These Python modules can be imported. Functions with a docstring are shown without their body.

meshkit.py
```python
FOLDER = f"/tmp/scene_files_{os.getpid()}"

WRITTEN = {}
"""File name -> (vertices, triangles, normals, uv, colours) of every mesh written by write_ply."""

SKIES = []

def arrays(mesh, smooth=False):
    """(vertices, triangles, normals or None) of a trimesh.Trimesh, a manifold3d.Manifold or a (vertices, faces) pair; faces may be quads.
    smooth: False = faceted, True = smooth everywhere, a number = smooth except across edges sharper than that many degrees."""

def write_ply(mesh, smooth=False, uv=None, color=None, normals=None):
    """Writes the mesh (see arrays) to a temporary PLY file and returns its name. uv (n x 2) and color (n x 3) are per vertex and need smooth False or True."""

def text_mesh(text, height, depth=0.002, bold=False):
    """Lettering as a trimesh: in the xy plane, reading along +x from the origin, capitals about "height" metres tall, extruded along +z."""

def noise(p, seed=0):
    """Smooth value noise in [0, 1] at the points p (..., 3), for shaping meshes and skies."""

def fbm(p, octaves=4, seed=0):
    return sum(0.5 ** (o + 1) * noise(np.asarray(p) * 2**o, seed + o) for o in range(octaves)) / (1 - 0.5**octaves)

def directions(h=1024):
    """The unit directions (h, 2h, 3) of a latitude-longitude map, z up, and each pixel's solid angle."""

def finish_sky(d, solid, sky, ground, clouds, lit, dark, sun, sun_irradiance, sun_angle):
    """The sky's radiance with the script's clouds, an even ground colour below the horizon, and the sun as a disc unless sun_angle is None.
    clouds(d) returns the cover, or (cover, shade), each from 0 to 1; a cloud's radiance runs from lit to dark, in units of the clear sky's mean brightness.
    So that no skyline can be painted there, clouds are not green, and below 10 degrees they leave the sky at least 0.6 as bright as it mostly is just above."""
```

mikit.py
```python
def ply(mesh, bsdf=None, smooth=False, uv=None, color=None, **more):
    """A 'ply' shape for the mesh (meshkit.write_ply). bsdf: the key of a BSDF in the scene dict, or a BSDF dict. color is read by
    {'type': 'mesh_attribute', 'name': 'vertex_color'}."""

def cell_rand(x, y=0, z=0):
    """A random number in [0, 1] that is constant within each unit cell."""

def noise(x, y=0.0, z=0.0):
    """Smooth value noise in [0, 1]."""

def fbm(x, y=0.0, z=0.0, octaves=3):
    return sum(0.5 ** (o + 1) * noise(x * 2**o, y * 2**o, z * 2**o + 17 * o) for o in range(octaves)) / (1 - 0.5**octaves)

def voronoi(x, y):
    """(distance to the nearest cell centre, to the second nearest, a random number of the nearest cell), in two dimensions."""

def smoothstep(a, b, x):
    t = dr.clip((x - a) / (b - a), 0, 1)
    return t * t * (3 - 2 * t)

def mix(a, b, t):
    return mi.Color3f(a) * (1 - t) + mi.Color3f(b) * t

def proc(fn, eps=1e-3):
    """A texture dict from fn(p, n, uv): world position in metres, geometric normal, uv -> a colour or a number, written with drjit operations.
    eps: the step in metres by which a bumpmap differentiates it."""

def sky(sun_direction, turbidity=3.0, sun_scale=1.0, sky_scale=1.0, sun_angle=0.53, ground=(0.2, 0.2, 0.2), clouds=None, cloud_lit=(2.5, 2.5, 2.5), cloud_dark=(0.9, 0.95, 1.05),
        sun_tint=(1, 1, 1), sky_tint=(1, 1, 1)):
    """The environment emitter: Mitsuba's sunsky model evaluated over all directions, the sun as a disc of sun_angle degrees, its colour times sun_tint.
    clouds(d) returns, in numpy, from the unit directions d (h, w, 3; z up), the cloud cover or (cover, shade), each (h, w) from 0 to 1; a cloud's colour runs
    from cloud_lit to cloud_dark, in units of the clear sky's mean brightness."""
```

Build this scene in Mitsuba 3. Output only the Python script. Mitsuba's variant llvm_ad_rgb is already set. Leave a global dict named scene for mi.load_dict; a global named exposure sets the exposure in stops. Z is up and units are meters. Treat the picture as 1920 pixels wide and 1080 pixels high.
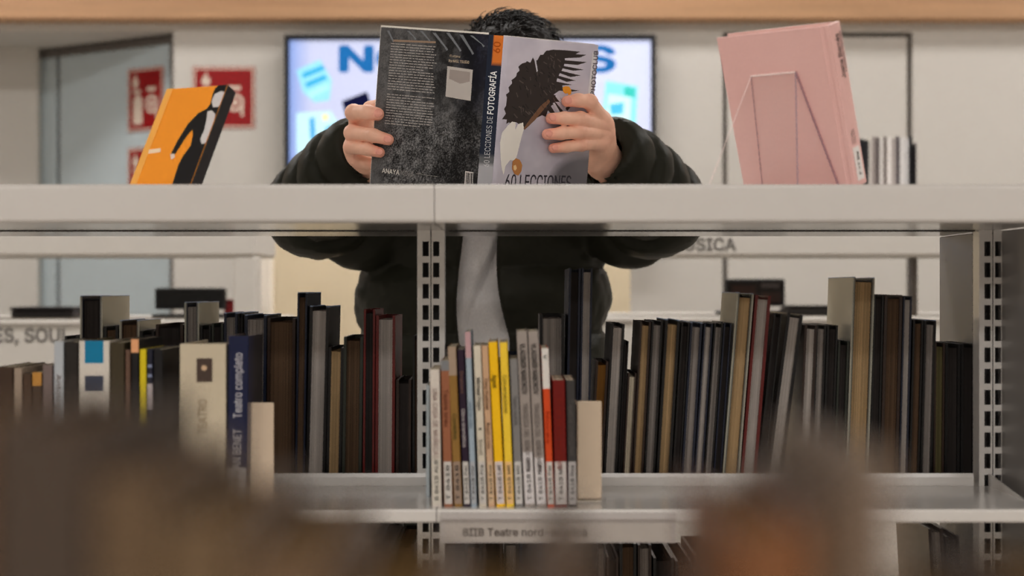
import math, random
import numpy as np, trimesh, mitsuba as mi, mikit, meshkit
import shapely.geometry as sg
from shapely.ops import unary_union, triangulate
from scipy.spatial import ConvexHull
from mikit import noise, fbm, smoothstep, mix
T = mi.ScalarTransform4f
rng = np.random.default_rng(7)
scene, labels = {}, {}

# ------------------------------------------------------------------ camera, light, exposure
F, EYE = 3476.0, np.array([0.0, -2.2, 1.30])
scene['camera'] = {'type': 'thinlens', 'fov': math.degrees(2 * math.atan(960 / F)), 'fov_axis': 'x',
                   'aperture_radius': 0.0070, 'focus_distance': 2.50, 'near_clip': 0.02, 'far_clip': 60.0,
                   'to_world': T().look_at(origin=EYE.tolist(), target=[0, 0, 1.30], up=[0, 0, 1])}
exposure = 0.46
LAMP = 14.0            # radiance of the ceiling lamps
LAMP_TINT = (1.0, 0.965, 0.92)
LAMPS = [(-2.2, -5.6), (0.0, -5.6), (2.2, -5.6), (-2.2, -3.3), (0.0, -3.3), (2.2, -3.3), (-2.2, -1.0), (0.0, -1.0), (2.2, -1.0), (-2.2, 1.35), (0.0, 1.35), (2.2, 1.35), (-2.0, 3.0), (0.2, 3.0), (2.4, 3.0)]
SCREEN = 0.58         # radiance of the television's white


def P(px, py, dep):
    """World point seen at a pixel of the photograph at a given distance from the camera."""
    return np.array([(px - 960) * dep / F, dep - 2.2, 1.30 + (540 - py) * dep / F])


# ------------------------------------------------------------------ materials
def lin(c):
    c = np.asarray(c, float) / 255.0
    return np.where(c < 0.04045, c / 12.92, ((c + 0.055) / 1.055) ** 2.4)


VC = {'type': 'mesh_attribute', 'name': 'vertex_color'}
scene['paper'] = {'type': 'twosided', 'bsdf': {'type': 'diffuse', 'reflectance': VC}}
scene['gloss'] = {'type': 'twosided', 'bsdf': {'type': 'principled', 'base_color': VC, 'roughness': 0.28, 'specular': 0.22}}
scene['satin'] = {'type': 'twosided', 'bsdf': {'type': 'principled', 'base_color': VC, 'roughness': 0.55, 'specular': 0.4}}
scene['skin'] = {'type': 'twosided', 'bsdf': {'type': 'principled', 'base_color': VC, 'roughness': 0.48, 'specular': 0.45, 'sheen': 0.2}}
scene['hair_mat'] = {'type': 'twosided', 'bsdf': {'type': 'principled', 'base_color': VC, 'roughness': 0.6, 'specular': 0.25}}


def steel(p, n, uv):
    m = fbm(p.x * 3.1, p.y * 3.1, p.z * 3.1, octaves=3)
    return mix((0.60, 0.578, 0.562), (0.645, 0.622, 0.606), m)


scene['shelf_paint'] = {'type': 'twosided', 'bsdf': {'type': 'roughplastic', 'diffuse_reflectance': mikit.proc(steel), 'alpha': 0.035, 'nonlinear': False}}


def gable(p, n, uv):
    m = fbm(p.x * 5, p.y * 9, p.z * 2.0, octaves=3)
    return mix((0.40, 0.385, 0.38), (0.46, 0.44, 0.425), m)


scene['gable_paint'] = {'type': 'twosided', 'bsdf': {'type': 'roughplastic', 'diffuse_reflectance': mikit.proc(gable), 'alpha': 0.2, 'nonlinear': True}}


def plaster(p, n, uv):
    m = fbm(p.x * 0.9, p.y * 0.9, p.z * 0.9, octaves=3)
    return mix((0.59, 0.565, 0.53), (0.65, 0.62, 0.585), m)


scene['wall_paint'] = {'type': 'twosided', 'bsdf': {'type': 'diffuse', 'reflectance': mikit.proc(plaster)}}


def wood(p, n, uv):
    r = fbm(p.x * 1.4, p.y * 9, p.z * 38 + 0.6 * noise(p.x * 2.0), octaves=4)
    r2 = noise(p.x * 6, 3.0, p.z * 160)
    k = smoothstep(0.045, 0.0, mi.Float(0) + abs_(noise(p.x * 1.9, 7.0, p.z * 6.0) - 0.5)) * smoothstep(0.75, 0.9, noise(p.x * 2.3, 1.0, p.z * 7))
    c = mix((0.50, 0.29, 0.155), (0.38, 0.205, 0.105), r)
    c = c * (0.9 + 0.2 * r2)
    return mix(c, (0.17, 0.07, 0.03), 0.6 * k)


def abs_(x):
    import drjit as dr
    return dr.abs(x)


scene['beam_wood'] = {'type': 'twosided', 'bsdf': {'type': 'principled', 'base_color': mikit.proc(wood), 'roughness': 0.55}}


def floor_fn(p, n, uv):
    m = fbm(p.x * 2.5, p.y * 2.5, 0.0, octaves=4)
    return mix((0.36, 0.32, 0.28), (0.44, 0.40, 0.35), m)


scene['floor_vinyl'] = {'type': 'twosided', 'bsdf': {'type': 'principled', 'base_color': mikit.proc(floor_fn), 'roughness': 0.45}}


def cloth_fn(p, n, uv):
    m = noise(p.x * 900, p.y * 900, p.z * 900) * 0.35 + fbm(p.x * 30, p.y * 30, p.z * 30) * 0.65
    return mix((0.012, 0.0122, 0.0085), (0.023, 0.0233, 0.0168), m)


scene['jacket_nylon'] = {'type': 'twosided', 'bsdf': {'type': 'principled', 'base_color': mikit.proc(cloth_fn), 'roughness': 0.45, 'specular': 0.10}}


def knit_fn(p, n, uv):
    m = noise(p.x * 700, p.y * 700, p.z * 300) * 0.5 + fbm(p.x * 60, p.y * 60, p.z * 25) * 0.5
    return mix((0.52, 0.51, 0.52), (0.70, 0.69, 0.70), m)


scene['grey_jersey'] = {'type': 'twosided', 'bsdf': {'type': 'principled', 'base_color': mikit.proc(knit_fn), 'roughness': 0.9, 'sheen': 0.3}}
scene['clear_acrylic'] = {'type': 'thindielectric', 'int_ior': 1.49}


# ------------------------------------------------------------------ helpers
def numbered(name):
    if not any(k == name or k.startswith(name + '__') for k in scene) and name not in labels:
        return name
    i = 1
    while True:
        k = f'{name}_{i:03d}'
        if k not in labels and not any(q == k or q.startswith(k + '__') for q in scene):
            return k
        i += 1


def thing(name, label, cat, group=None):
    k = numbered(name)
    labels[k] = {'label': label, 'category': cat}
    if group:
        labels[k]['group'] = group
    return k


def child(parent, name):
    base, k, i = parent + '__' + name, parent + '__' + name, 0
    while k in scene:
        i += 1
        k = f'{base}_{i:03d}'
    return k


def cat(ms):
    ms = [tri(m) for m in ms]
    return trimesh.util.concatenate(ms)


def tri(m):
    v, f, _ = meshkit.arrays(m)
    return trimesh.Trimesh(v, f, process=False)


def obj(key, mesh, mat, color=None, smooth=False, **more):
    """One entry of the scene. color: sRGB (0-255), one or one per vertex."""
    m = tri(mesh)
    col = None
    if color is not None:
        c = np.asarray(color, float)
        col = lin(np.tile(c, (len(m.vertices), 1)) if c.ndim == 1 else c)
    scene[key] = mikit.ply(m, mat, smooth=smooth, color=col, **more)
    return key


def part(parent, name, mesh, mat, color=None, smooth=False, label=None, **more):
    k = child(parent, name)
    obj(k, mesh, mat, color, smooth, **more)
    if label:
        labels[k] = {'label': label}
    return k


def struct(name, mesh, mat, color=None, label=None, smooth=False):
    obj(name, mesh, mat, color, smooth)
    labels[name] = {'kind': 'structure', **({'label': label} if label else {})}
    return name


def hull(pts):
    pts = np.asarray(pts, float)
    h = ConvexHull(pts)
    f = h.simplices.copy()
    nrm = h.equations[:, :3]
    a, b, c = pts[f[:, 0]], pts[f[:, 1]], pts[f[:, 2]]
    flip = (np.cross(b - a, c - a) * nrm).sum(1) < 0
    f[flip] = f[flip][:, ::-1]
    used, inv = np.unique(f, return_inverse=True)
    return trimesh.Trimesh(pts[used], inv.reshape(f.shape), process=False)


def bx(lo, hi, b=0.0):
    lo, hi = np.minimum(lo, hi).astype(float), np.maximum(lo, hi).astype(float)
    if b <= 0:
        m = trimesh.creation.box(extents=hi - lo)
        m.apply_translation((lo + hi) / 2)
        return m
    b = min(b, 0.45 * (hi - lo).min())
    pts = []
    for c in np.ndindex(2, 2, 2):
        s = np.array(c)
        p = np.where(s == 0, lo, hi)
        d = np.where(s == 0, b, -b)
        for k in range(3):
            q = p + d
            q[k] = p[k]
            pts.append(q)
    return hull(pts)


def prism(poly, h, z0=0.0):
    ms = [trimesh.creation.extrude_polygon(g, h, engine='earcut') for g in getattr(poly, 'geoms', [poly]) if g.area > 1e-12]
    m = trimesh.util.concatenate(ms)
    m.apply_translation([0, 0, z0])
    return m


def frame(m, o, r, u):
    """Places a mesh drawn in the xy plane: x along r, y along u, z along r x u."""
    r, u = np.asarray(r, float), np.asarray(u, float)
    r, u = r / np.linalg.norm(r), u / np.linalg.norm(u)
    M = np.eye(4)
    M[:3, 0], M[:3, 1], M[:3, 2], M[:3, 3] = r, u, np.cross(r, u), o
    m = m.copy()
    m.apply_transform(M)
    return m


def letters(text, height, width=None, depth=0.0003, bold=False, align=0.0):
    m = meshkit.text_mesh(text, height, depth, bold)
    b = m.bounds
    m.apply_translation([-b[0, 0], 0, 0])
    if width:
        m.apply_scale([width / (b[1, 0] - b[0, 0]), 1, 1])
    w = m.bounds[1, 0]
    m.apply_translation([-align * w, 0, 0])
    return m


def tube(pts, rad, sides=6):
    import sys
    p = np.asarray(pts, float)
    t = np.gradient(p, axis=0)
    t /= np.linalg.norm(t, axis=1, keepdims=True) + 1e-12
    a = np.cross(t, np.where(np.abs(t[:, 2:]) < 0.9, [0, 0, 1.0], [1.0, 0, 0]))
    a /= np.linalg.norm(a, axis=1, keepdims=True) + 1e-12
    b, ang = np.cross(t, a), np.arange(sides) * 2 * np.pi / sides
    r = np.broadcast_to(rad, (len(p),))
    v = p[:, None] + r[:, None, None] * (np.cos(ang)[None, :, None] * a[:, None] + np.sin(ang)[None, :, None] * b[:, None])
    i, j = np.meshgrid(np.arange(len(p) - 1), np.arange(sides), indexing='ij')
    q = np.stack([i * sides + j, i * sides + (j + 1) % sides, (i + 1) * sides + (j + 1) % sides, (i + 1) * sides + j], -1).reshape(-1, 4)
    return trimesh.Trimesh(v.reshape(-1, 3), np.vstack([q[:, [0, 1, 2]], q[:, [0, 2, 3]]]), process=False)


# signed distances and a surface-nets mesher, for the person
def sm(a, b, k):
    h = np.clip(0.5 + 0.5 * (b - a) / k, 0, 1)
    return b + (a - b) * h - k * h * (1 - h)


def cone(p, a, b, r1, r2):
    a, b = np.asarray(a, float), np.asarray(b, float)
    ab = b - a
    t = np.clip(((p - a) @ ab) / (ab @ ab + 1e-12), 0, 1)
    return np.linalg.norm(p - a - t[..., None] * ab, axis=-1) - (r1 + (r2 - r1) * t)


def ball(p, c, r):
    """ellipsoid, r one or three radii (approximate distance)"""
    r = np.broadcast_to(np.asarray(r, float), (3,))
    q = (p - np.asarray(c, float)) / r
    k0 = np.linalg.norm(q, axis=-1)
    k1 = np.linalg.norm(q / r, axis=-1)
    return k0 * (k0 - 1) / np.maximum(k1, 1e-9)


def chain(p, pts, rad, k=0.003):
    d = None
    for i in range(len(pts) - 1):
        e = cone(p, pts[i], pts[i + 1], rad[i], rad[i + 1])
        d = e if d is None else sm(d, e, k)
    return d


def nets(fn, lo, hi, h):
    lo, hi = np.asarray(lo, float), np.asarray(hi, float)
    n = np.ceil((hi - lo) / h).astype(int) + 1
    ax = [lo[k] + h * np.arange(n[k]) for k in range(3)]
    V = np.empty(n, np.float32)
    step = max(1, int(400000 / (n[1] * n[2])))
    for i in range(0, n[0], step):
        g = np.stack(np.meshgrid(ax[0][i:i + step], ax[1], ax[2], indexing='ij'), -1)
        V[i:i + step] = fn(g)
    ins = V < 0
    corners = list(np.ndindex(2, 2, 2))
    sl = lambda c: tuple(slice(c[k], n[k] - 1 + c[k]) for k in range(3))
    cnt = sum(ins[sl(c)].astype(np.int8) for c in corners)
    act = (cnt > 0) & (cnt < 8)
    idx = -np.ones(act.shape, int)
    idx[act] = np.arange(act.sum())
    cells = np.argwhere(act)
    acc, num = np.zeros((len(cells), 3)), np.zeros(len(cells))
    for c in corners:
        for k in range(3):
            if c[k]:
                continue
            d = list(c); d[k] = 1
            va = V[tuple((cells + c).T)].astype(float); vb = V[tuple((cells + d).T)].astype(float)
            x = (va < 0) != (vb < 0)
            t = np.where(x, va / np.where(x, va - vb, 1), 0)
            pos = np.tile(np.array(c, float), (len(cells), 1)); pos[:, k] += t
            acc += np.where(x[:, None], pos, 0); num += x
    verts = lo + h * (cells + acc / num[:, None])
    quads = []
    for k in range(3):
        a, b = (k + 1) % 3, (k + 2) % 3
        s0 = [slice(None)] * 3; s1 = [slice(None)] * 3
        s0[k], s1[k] = slice(0, n[k] - 1), slice(1, n[k])
        ch = ins[tuple(s0)] != ins[tuple(s1)]
        e = np.argwhere(ch)
        e = e[(e[:, a] > 0) & (e[:, b] > 0) & (e[:, a] < n[a] - 1) & (e[:, b] < n[b] - 1)]
        first = ins[tuple(e.T)]
        q = []
        for da, db in ((1, 1), (0, 1), (0, 0), (1, 0)):
            w = e.copy(); w[:, a] -= da; w[:, b] -= db
            q.append(idx[tuple(w.T)])
        q = np.stack(q, 1)
        q[~first] = q[~first][:, ::-1]
        quads.append(q)
    q = np.vstack(quads)
    q = q[(q >= 0).all(1)]
    return trimesh.Trimesh(verts, np.vstack([q[:, [0, 1, 2]], q[:, [0, 2, 3]]]), process=False)


nz = meshkit.fbm

# ------------------------------------------------------------------ the room
XW, YF, YB, ZC = 4.0, -7.0, 3.8, 3.0
struct('floor', bx([-XW, YF, -0.1], [XW, 4.7, 0]), 'floor_vinyl', label='grey brown vinyl floor')
struct('ceiling', bx([-XW, YF, ZC], [XW, 4.7, ZC + 0.1]), 'wall_paint', label='white ceiling')
struct('wall_left', bx([-XW - 0.1, YF, 0], [-XW, 4.7, ZC]), 'wall_paint')
struct('wall_right', bx([XW, YF, 0], [XW + 0.1, 4.7, ZC]), 'wall_paint')
struct('wall_front', bx([-XW, YF - 0.1, 0], [XW, YF, ZC]), 'wall_paint')
x_open, z_open = P(325, 58, 6.0)[0], P(325, 58, 6.0)[2]
x_d0, x_d1 = P(1355, 0, 6)[0], P(1712, 0, 6)[0]
z_d = P(0, 60, 6)[2]
wall_shape = sg.box(x_open, 0, XW, ZC).union(sg.box(-XW, z_open, x_open, ZC)).difference(sg.box(x_d0, 0.0, x_d1, z_d))
wm = prism(wall_shape, 0.12)
wm = frame(wm, [0, YB, 0], [1, 0, 0], [0, 0, 1])           # drawn in xz, thickness towards -y
wm.apply_translation([0, 0.12, 0])
struct('wall_back', wm, 'wall_paint', label='white back wall with a flush door and an open recess at left')
# flush door in the back wall, thin dark joint around it
struct('door_1', bx([x_d0 + 0.016, YB + 0.012, 0.005], [x_d1 - 0.016, YB + 0.07, z_d - 0.014], 0.003), 'wall_paint', label='white flush door in the back wall')
struct('trim_1', bx([x_d0 - 0.01, YB + 0.08, 0.0], [x_d1 + 0.01, YB + 0.115, z_d + 0.01]), 'satin', (120, 110, 102), label='dark door rebate')
# recess at left with an angled glass panel
pa, pb = P(325, 58, 6.0), P(60, 90, 6.43)
struct('wall_recess', bx([-XW, pb[1], 0], [pb[0] + 0.02, pb[1] + 0.1, z_open]), 'wall_paint')
struct('trim_2', bx([-XW, YB + 0.12, z_open], [x_open, 4.7, z_open + 0.05]), 'wall_paint', label='soffit of the recess')
d = (pb - pa); d[2] = 0; L = np.linalg.norm(d); d /= L
nrm = np.array([d[1], -d[0], 0.0]);  nrm = nrm if nrm[1] < 0 else -nrm


def angled(u0, u1, z0, z1, w0, w1, b=0.002):
    m = bx([u0, w0, z0], [u1, w1, z1], b)
    M = np.eye(4); M[:3, 0], M[:3, 1], M[:3, 3] = d, nrm, [pa[0], pa[1] + 0.06, 0]
    m.apply_transform(M)
    if np.linalg.det(M[:3, :3]) < 0:
        m.invert()
    return m


gp = 'wall_glass'
u_s = L * 0.84
struct(gp, angled(0, L, 0.0, z_open - 0.005, -0.06, -0.012), 'satin', (120, 124, 126), label='bluish glazed partition set at an angle in the recess')
part(gp, 'panel', angled(0.03, u_s - 0.012, 0.05, z_open - 0.03, -0.012, 0.0), 'gloss', (190, 202, 208))
part(gp, 'panel', angled(u_s + 0.012, L - 0.012, 0.05, z_open - 0.03, -0.012, 0.0), 'gloss', (190, 202, 208))
part(gp, 'frame', cat([angled(0, L, z_open - 0.03, z_open - 0.006, -0.012, 0.012), angled(0, 0.022, 0, z_open - 0.03, -0.012, 0.012)]), 'satin', (96, 90, 86))
# wood beam and ceiling-side frieze above
zb = P(0, 37, 5.92)[2]
struct('trim_3', bx([-XW, YB - 0.08, zb], [XW, YB, zb + 0.30], 0.006), 'beam_wood', label='knotty pine beam along the top of the back wall')
struct('baseboard_back', bx([x_open, YB - 0.012, 0], [x_d0 - 0.02, YB, 0.08], 0.003), 'satin', (120, 112, 105))

# ceiling lamps, all unseen; the first two rows added for low-angle light
for i, (lx, ly) in enumerate(LAMPS):
    k = thing('ceiling_lamp', f'unseen flat white ceiling lamp, {["left", "middle", "right"][i % 3]} one of the {["first", "second", "third", "fourth", "fifth"][i // 3]} row from the front', 'ceiling lamp', 'flat ceiling lamps')
    part(k, 'housing', bx([lx - 0.62, ly - 0.17, ZC - 0.04], [lx + 0.62, ly + 0.17, ZC - 0.001], 0.004), 'satin', (225, 222, 218))
    lm = trimesh.Trimesh([[lx - 0.6, ly - 0.15, ZC - 0.042], [lx + 0.6, ly - 0.15, ZC - 0.042], [lx + 0.6, ly + 0.15, ZC - 0.042], [lx - 0.6, ly + 0.15, ZC - 0.042]], [[0, 2, 1], [0, 3, 2]], process=False)
    kk = part(k, 'diffuser', lm, 'paper', (240, 240, 240))
    scene[kk]['emitter'] = {'type': 'area', 'radiance': {'type': 'rgb', 'value': [LAMP * (0.70 if ly > 2 else 1.0 if ly > 0 else 0.22 if ly > -2 else 1.1 if ly > -4 else 2.0) * c for c in LAMP_TINT]}}

# red fire-equipment sign on the wall, and its reflections built as plates
def sign(name, lab, place, w, h):
    k = thing(name, lab, 'sign', None)
    part(k, 'plate', place(bx([0, 0, 0], [w, h, 0.003], 0.001)), 'gloss', (146, 16, 22))
    ring = sg.box(0.004, 0.004, w - 0.004, h - 0.004).difference(sg.box(0.009, 0.009, w - 0.009, h - 0.009))
    g = [prism(ring, 0.0006, 0.003)]
    # flame, extinguisher and hose pictograms
    fl = sg.Polygon([(0, 0), (.02, -.012), (.032, .01), (.028, .03), (.02, .02), (.018, .05), (.004, .03), (-.006, .012)])
    from shapely import affinity as af
    s = h / 0.2
    g.append(prism(af.translate(af.scale(fl, 0.8 * s, 0.8 * s, origin=(0, 0)), w * 0.16, h * 0.72), 0.0006, 0.003))
    ex = unary_union([sg.box(0, 0, .03, .075).buffer(.006), sg.box(.008, .08, .022, .1), sg.box(-.012, .095, .03, .103)])
    g.append(prism(af.translate(af.scale(ex, s, s, origin=(0, 0)), w * 0.2, h * 0.14), 0.0006, 0.003))
    ho = unary_union([sg.Point(0, 0).buffer(.032).difference(sg.Point(0, 0).buffer(.021)), sg.Point(0, 0).buffer(.012), sg.box(.02, -.05, .03, 0), sg.box(-.025, .045, .02, .06)])
    g.append(prism(af.translate(af.scale(ho, s * .9, s * .9, origin=(0, 0)), w * 0.68, h * 0.42), 0.0006, 0.003))
    part(k, 'pictogram', place(cat(g)), 'gloss', (222, 205, 190))
    return k


p0 = P(361, 241, 5.995); p1 = P(478, 125, 5.995)
sign('fire_sign', 'red fire extinguisher sign on the white wall behind the orange book', lambda m: frame(m, [p0[0], YB - 0.0005, p0[2]], [1, 0, 0], [0, 0, 1]), p1[0] - p0[0], p1[2] - p0[2])


def on_glass(px0, px1, py0, py1):
    def ray_u(px):
        # intersection of the pixel column with the glass plane, as distance along it
        o = np.array([pa[0], pa[1] + 0.06]); q = np.array([(px - 960) / F, 1.0])
        A = np.array([[q[0], -d[0]], [q[1], -d[1]]])
        s, u = np.linalg.solve(A, o - np.array([0, -2.2]))
        return u, s
    ua, sa = ray_u(px1); ub, sb = ray_u(px0)
    o = np.array([pa[0], pa[1] + 0.06, 0]) + d * ub + nrm * 0.001
    z0, z1 = 1.30 + (540 - py1) * (sa + sb) / 2 / F, 1.30 + (540 - py0) * (sa + sb) / 2 / F
    return (lambda m: frame(m, [o[0], o[1], z0], -d, [0, 0, 1])), ub - ua, z1 - z0


pl, w_, h_ = on_glass(241, 308, 127, 246)  # reflection of the fire sign in the glass, built as a plate
sign('fire_sign', 'upper of two red sign reflections built as plates on the bluish glazed partition', pl, w_, h_)
pl, w_, h_ = on_glass(241, 308, 276, 395)
sign('fire_sign', 'lower red sign reflection built as a plate on the glass, mostly hidden by the shelf', pl, w_, h_)

# ------------------------------------------------------------------ television on the back wall
tv = thing('television', 'wall television with thin black bezel showing a pale lilac screen of new arrivals', 'television')
a, b = P(534, 66, 5.93), P(1229, 0, 5.93)
tw = b[0] - a[0]; th = tw * 0.5625
x0, z1 = a[0], a[2]; z0 = z1 - th; yt = YB - 0.07
ring = sg.box(0, 0, tw, th).difference(sg.box(0.014, 0.016, tw - 0.014, th - 0.014))
part(tv, 'bezel', frame(prism(ring, 0.012), [x0, yt, z0], [1, 0, 0], [0, 0, 1]), 'gloss', (16, 18, 26))
part(tv, 'case', bx([x0 + 0.004, yt, z0 + 0.004], [x0 + tw - 0.004, yt + 0.035, z1 - 0.004], 0.004), 'satin', (20, 20, 22))
part(tv, 'wall_bracket', bx([x0 + tw * .35, yt + 0.035, z0 + th * .35], [x0 + tw * .65, YB - 0.001, z0 + th * .65], 0.004), 'satin', (40, 40, 42))
K = 5.93 / F


def sp(px, py):
    return ((px - 534) * K, th - (py - 66) * K)


pic, pcol = [], []


def screen_poly(pts, col, layer, is_px=True):
    g = sg.Polygon([sp(*q) for q in pts]) if is_px else pts
    m = prism(g, 0.0003, 0.0004 * layer)
    pic.append(m); pcol.append(np.tile(lin(col), (len(m.vertices), 1)))


def screen_text(text, px, py, h_px, w_px, col, layer=2, bold=True):
    m = letters(text, h_px * K, w_px * K, 0.0003, bold)
    o = sp(px, py)
    m.apply_translation([o[0], o[1], 0.0004 * layer])
    m = trimesh.util.concatenate([m.copy().apply_translation([ax_, ay_, 0.00002 * i_]) for i_, (ax_, ay_) in enumerate(((0, 0), (.005, 0), (-.005, 0), (0, .003), (0, -.003)))])
    pic.append(m); pcol.append(np.tile(lin(col), (len(m.vertices), 1)))


base = trimesh.creation.box(extents=[tw - 0.03, th - 0.032, 0.0003])
base = base.subdivide().subdivide().subdivide().subdivide()
base.apply_translation([tw / 2, th / 2, 0])
bc = np.tile(lin((206, 212, 243)), (len(base.vertices), 1))
t = np.clip((base.vertices[:, 0] / tw), 0, 1)
bc = bc * (1 - 0.12 * (1 - t)[:, None]) * np.where(t[:, None] < 0.03, [0.45, 0.62, 0.95], 1.0)
pic.append(base); pcol.append(bc)
screen_text('NOVETATS', 638, 133, 45, 514, (32, 104, 170))
screen_poly([(556, 132), (600, 112), (622, 150), (618, 188), (590, 192), (568, 172)], (150, 222, 246), 1)
for k_, (ox, oy) in enumerate(((0, 0), (6, 18), (12, 36))):
    screen_poly([(566 + ox, 138 + oy), (606 + ox * .6, 122 + oy), (610 + ox * .6, 130 + oy), (569 + ox, 147 + oy)], (52, 170, 222) if k_ < 2 else (176, 236, 244), 2)
screen_poly([(641, 190), (688, 172), (706, 222), (652, 232)], (18, 20, 52), 1)
screen_poly([(556, 212), (620, 208), (636, 232), (636, 292), (556, 296)], (196, 238, 252), 1)
screen_poly([(580, 222), (590, 220), (592, 262), (582, 262)], (84, 172, 226), 2)
screen_poly([(604, 214), (616, 214), (616, 226), (604, 226)], (242, 236, 170), 2)
screen_poly([(610, 240), (640, 226), (660, 236), (640, 290), (610, 292)], (60, 176, 236), 2)
screen_poly([(1136, 152), (1196, 162), (1190, 262), (1126, 256)], (140, 226, 236), 1)
screen_poly([(1140, 176), (1184, 182), (1180, 256), (1132, 252)], (206, 248, 250), 2)
screen_poly([(1170, 162), (1192, 166), (1190, 184), (1170, 180)], (64, 196, 186), 3)
screen_poly([(1142, 196), (1170, 192), (1168, 214), (1146, 216)], (84, 190, 236), 3)
sm_mesh = trimesh.util.concatenate(pic)
sm_mesh = frame(sm_mesh, [x0, yt - 0.001, z0], [1, 0, 0], [0, 0, 1])
kk = child(tv, 'screen')
scene[kk] = mikit.ply(sm_mesh, 'paper', color=np.vstack(pcol) * SCREEN)
scene[kk]['emitter'] = {'type': 'area', 'radiance': VC}

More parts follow.
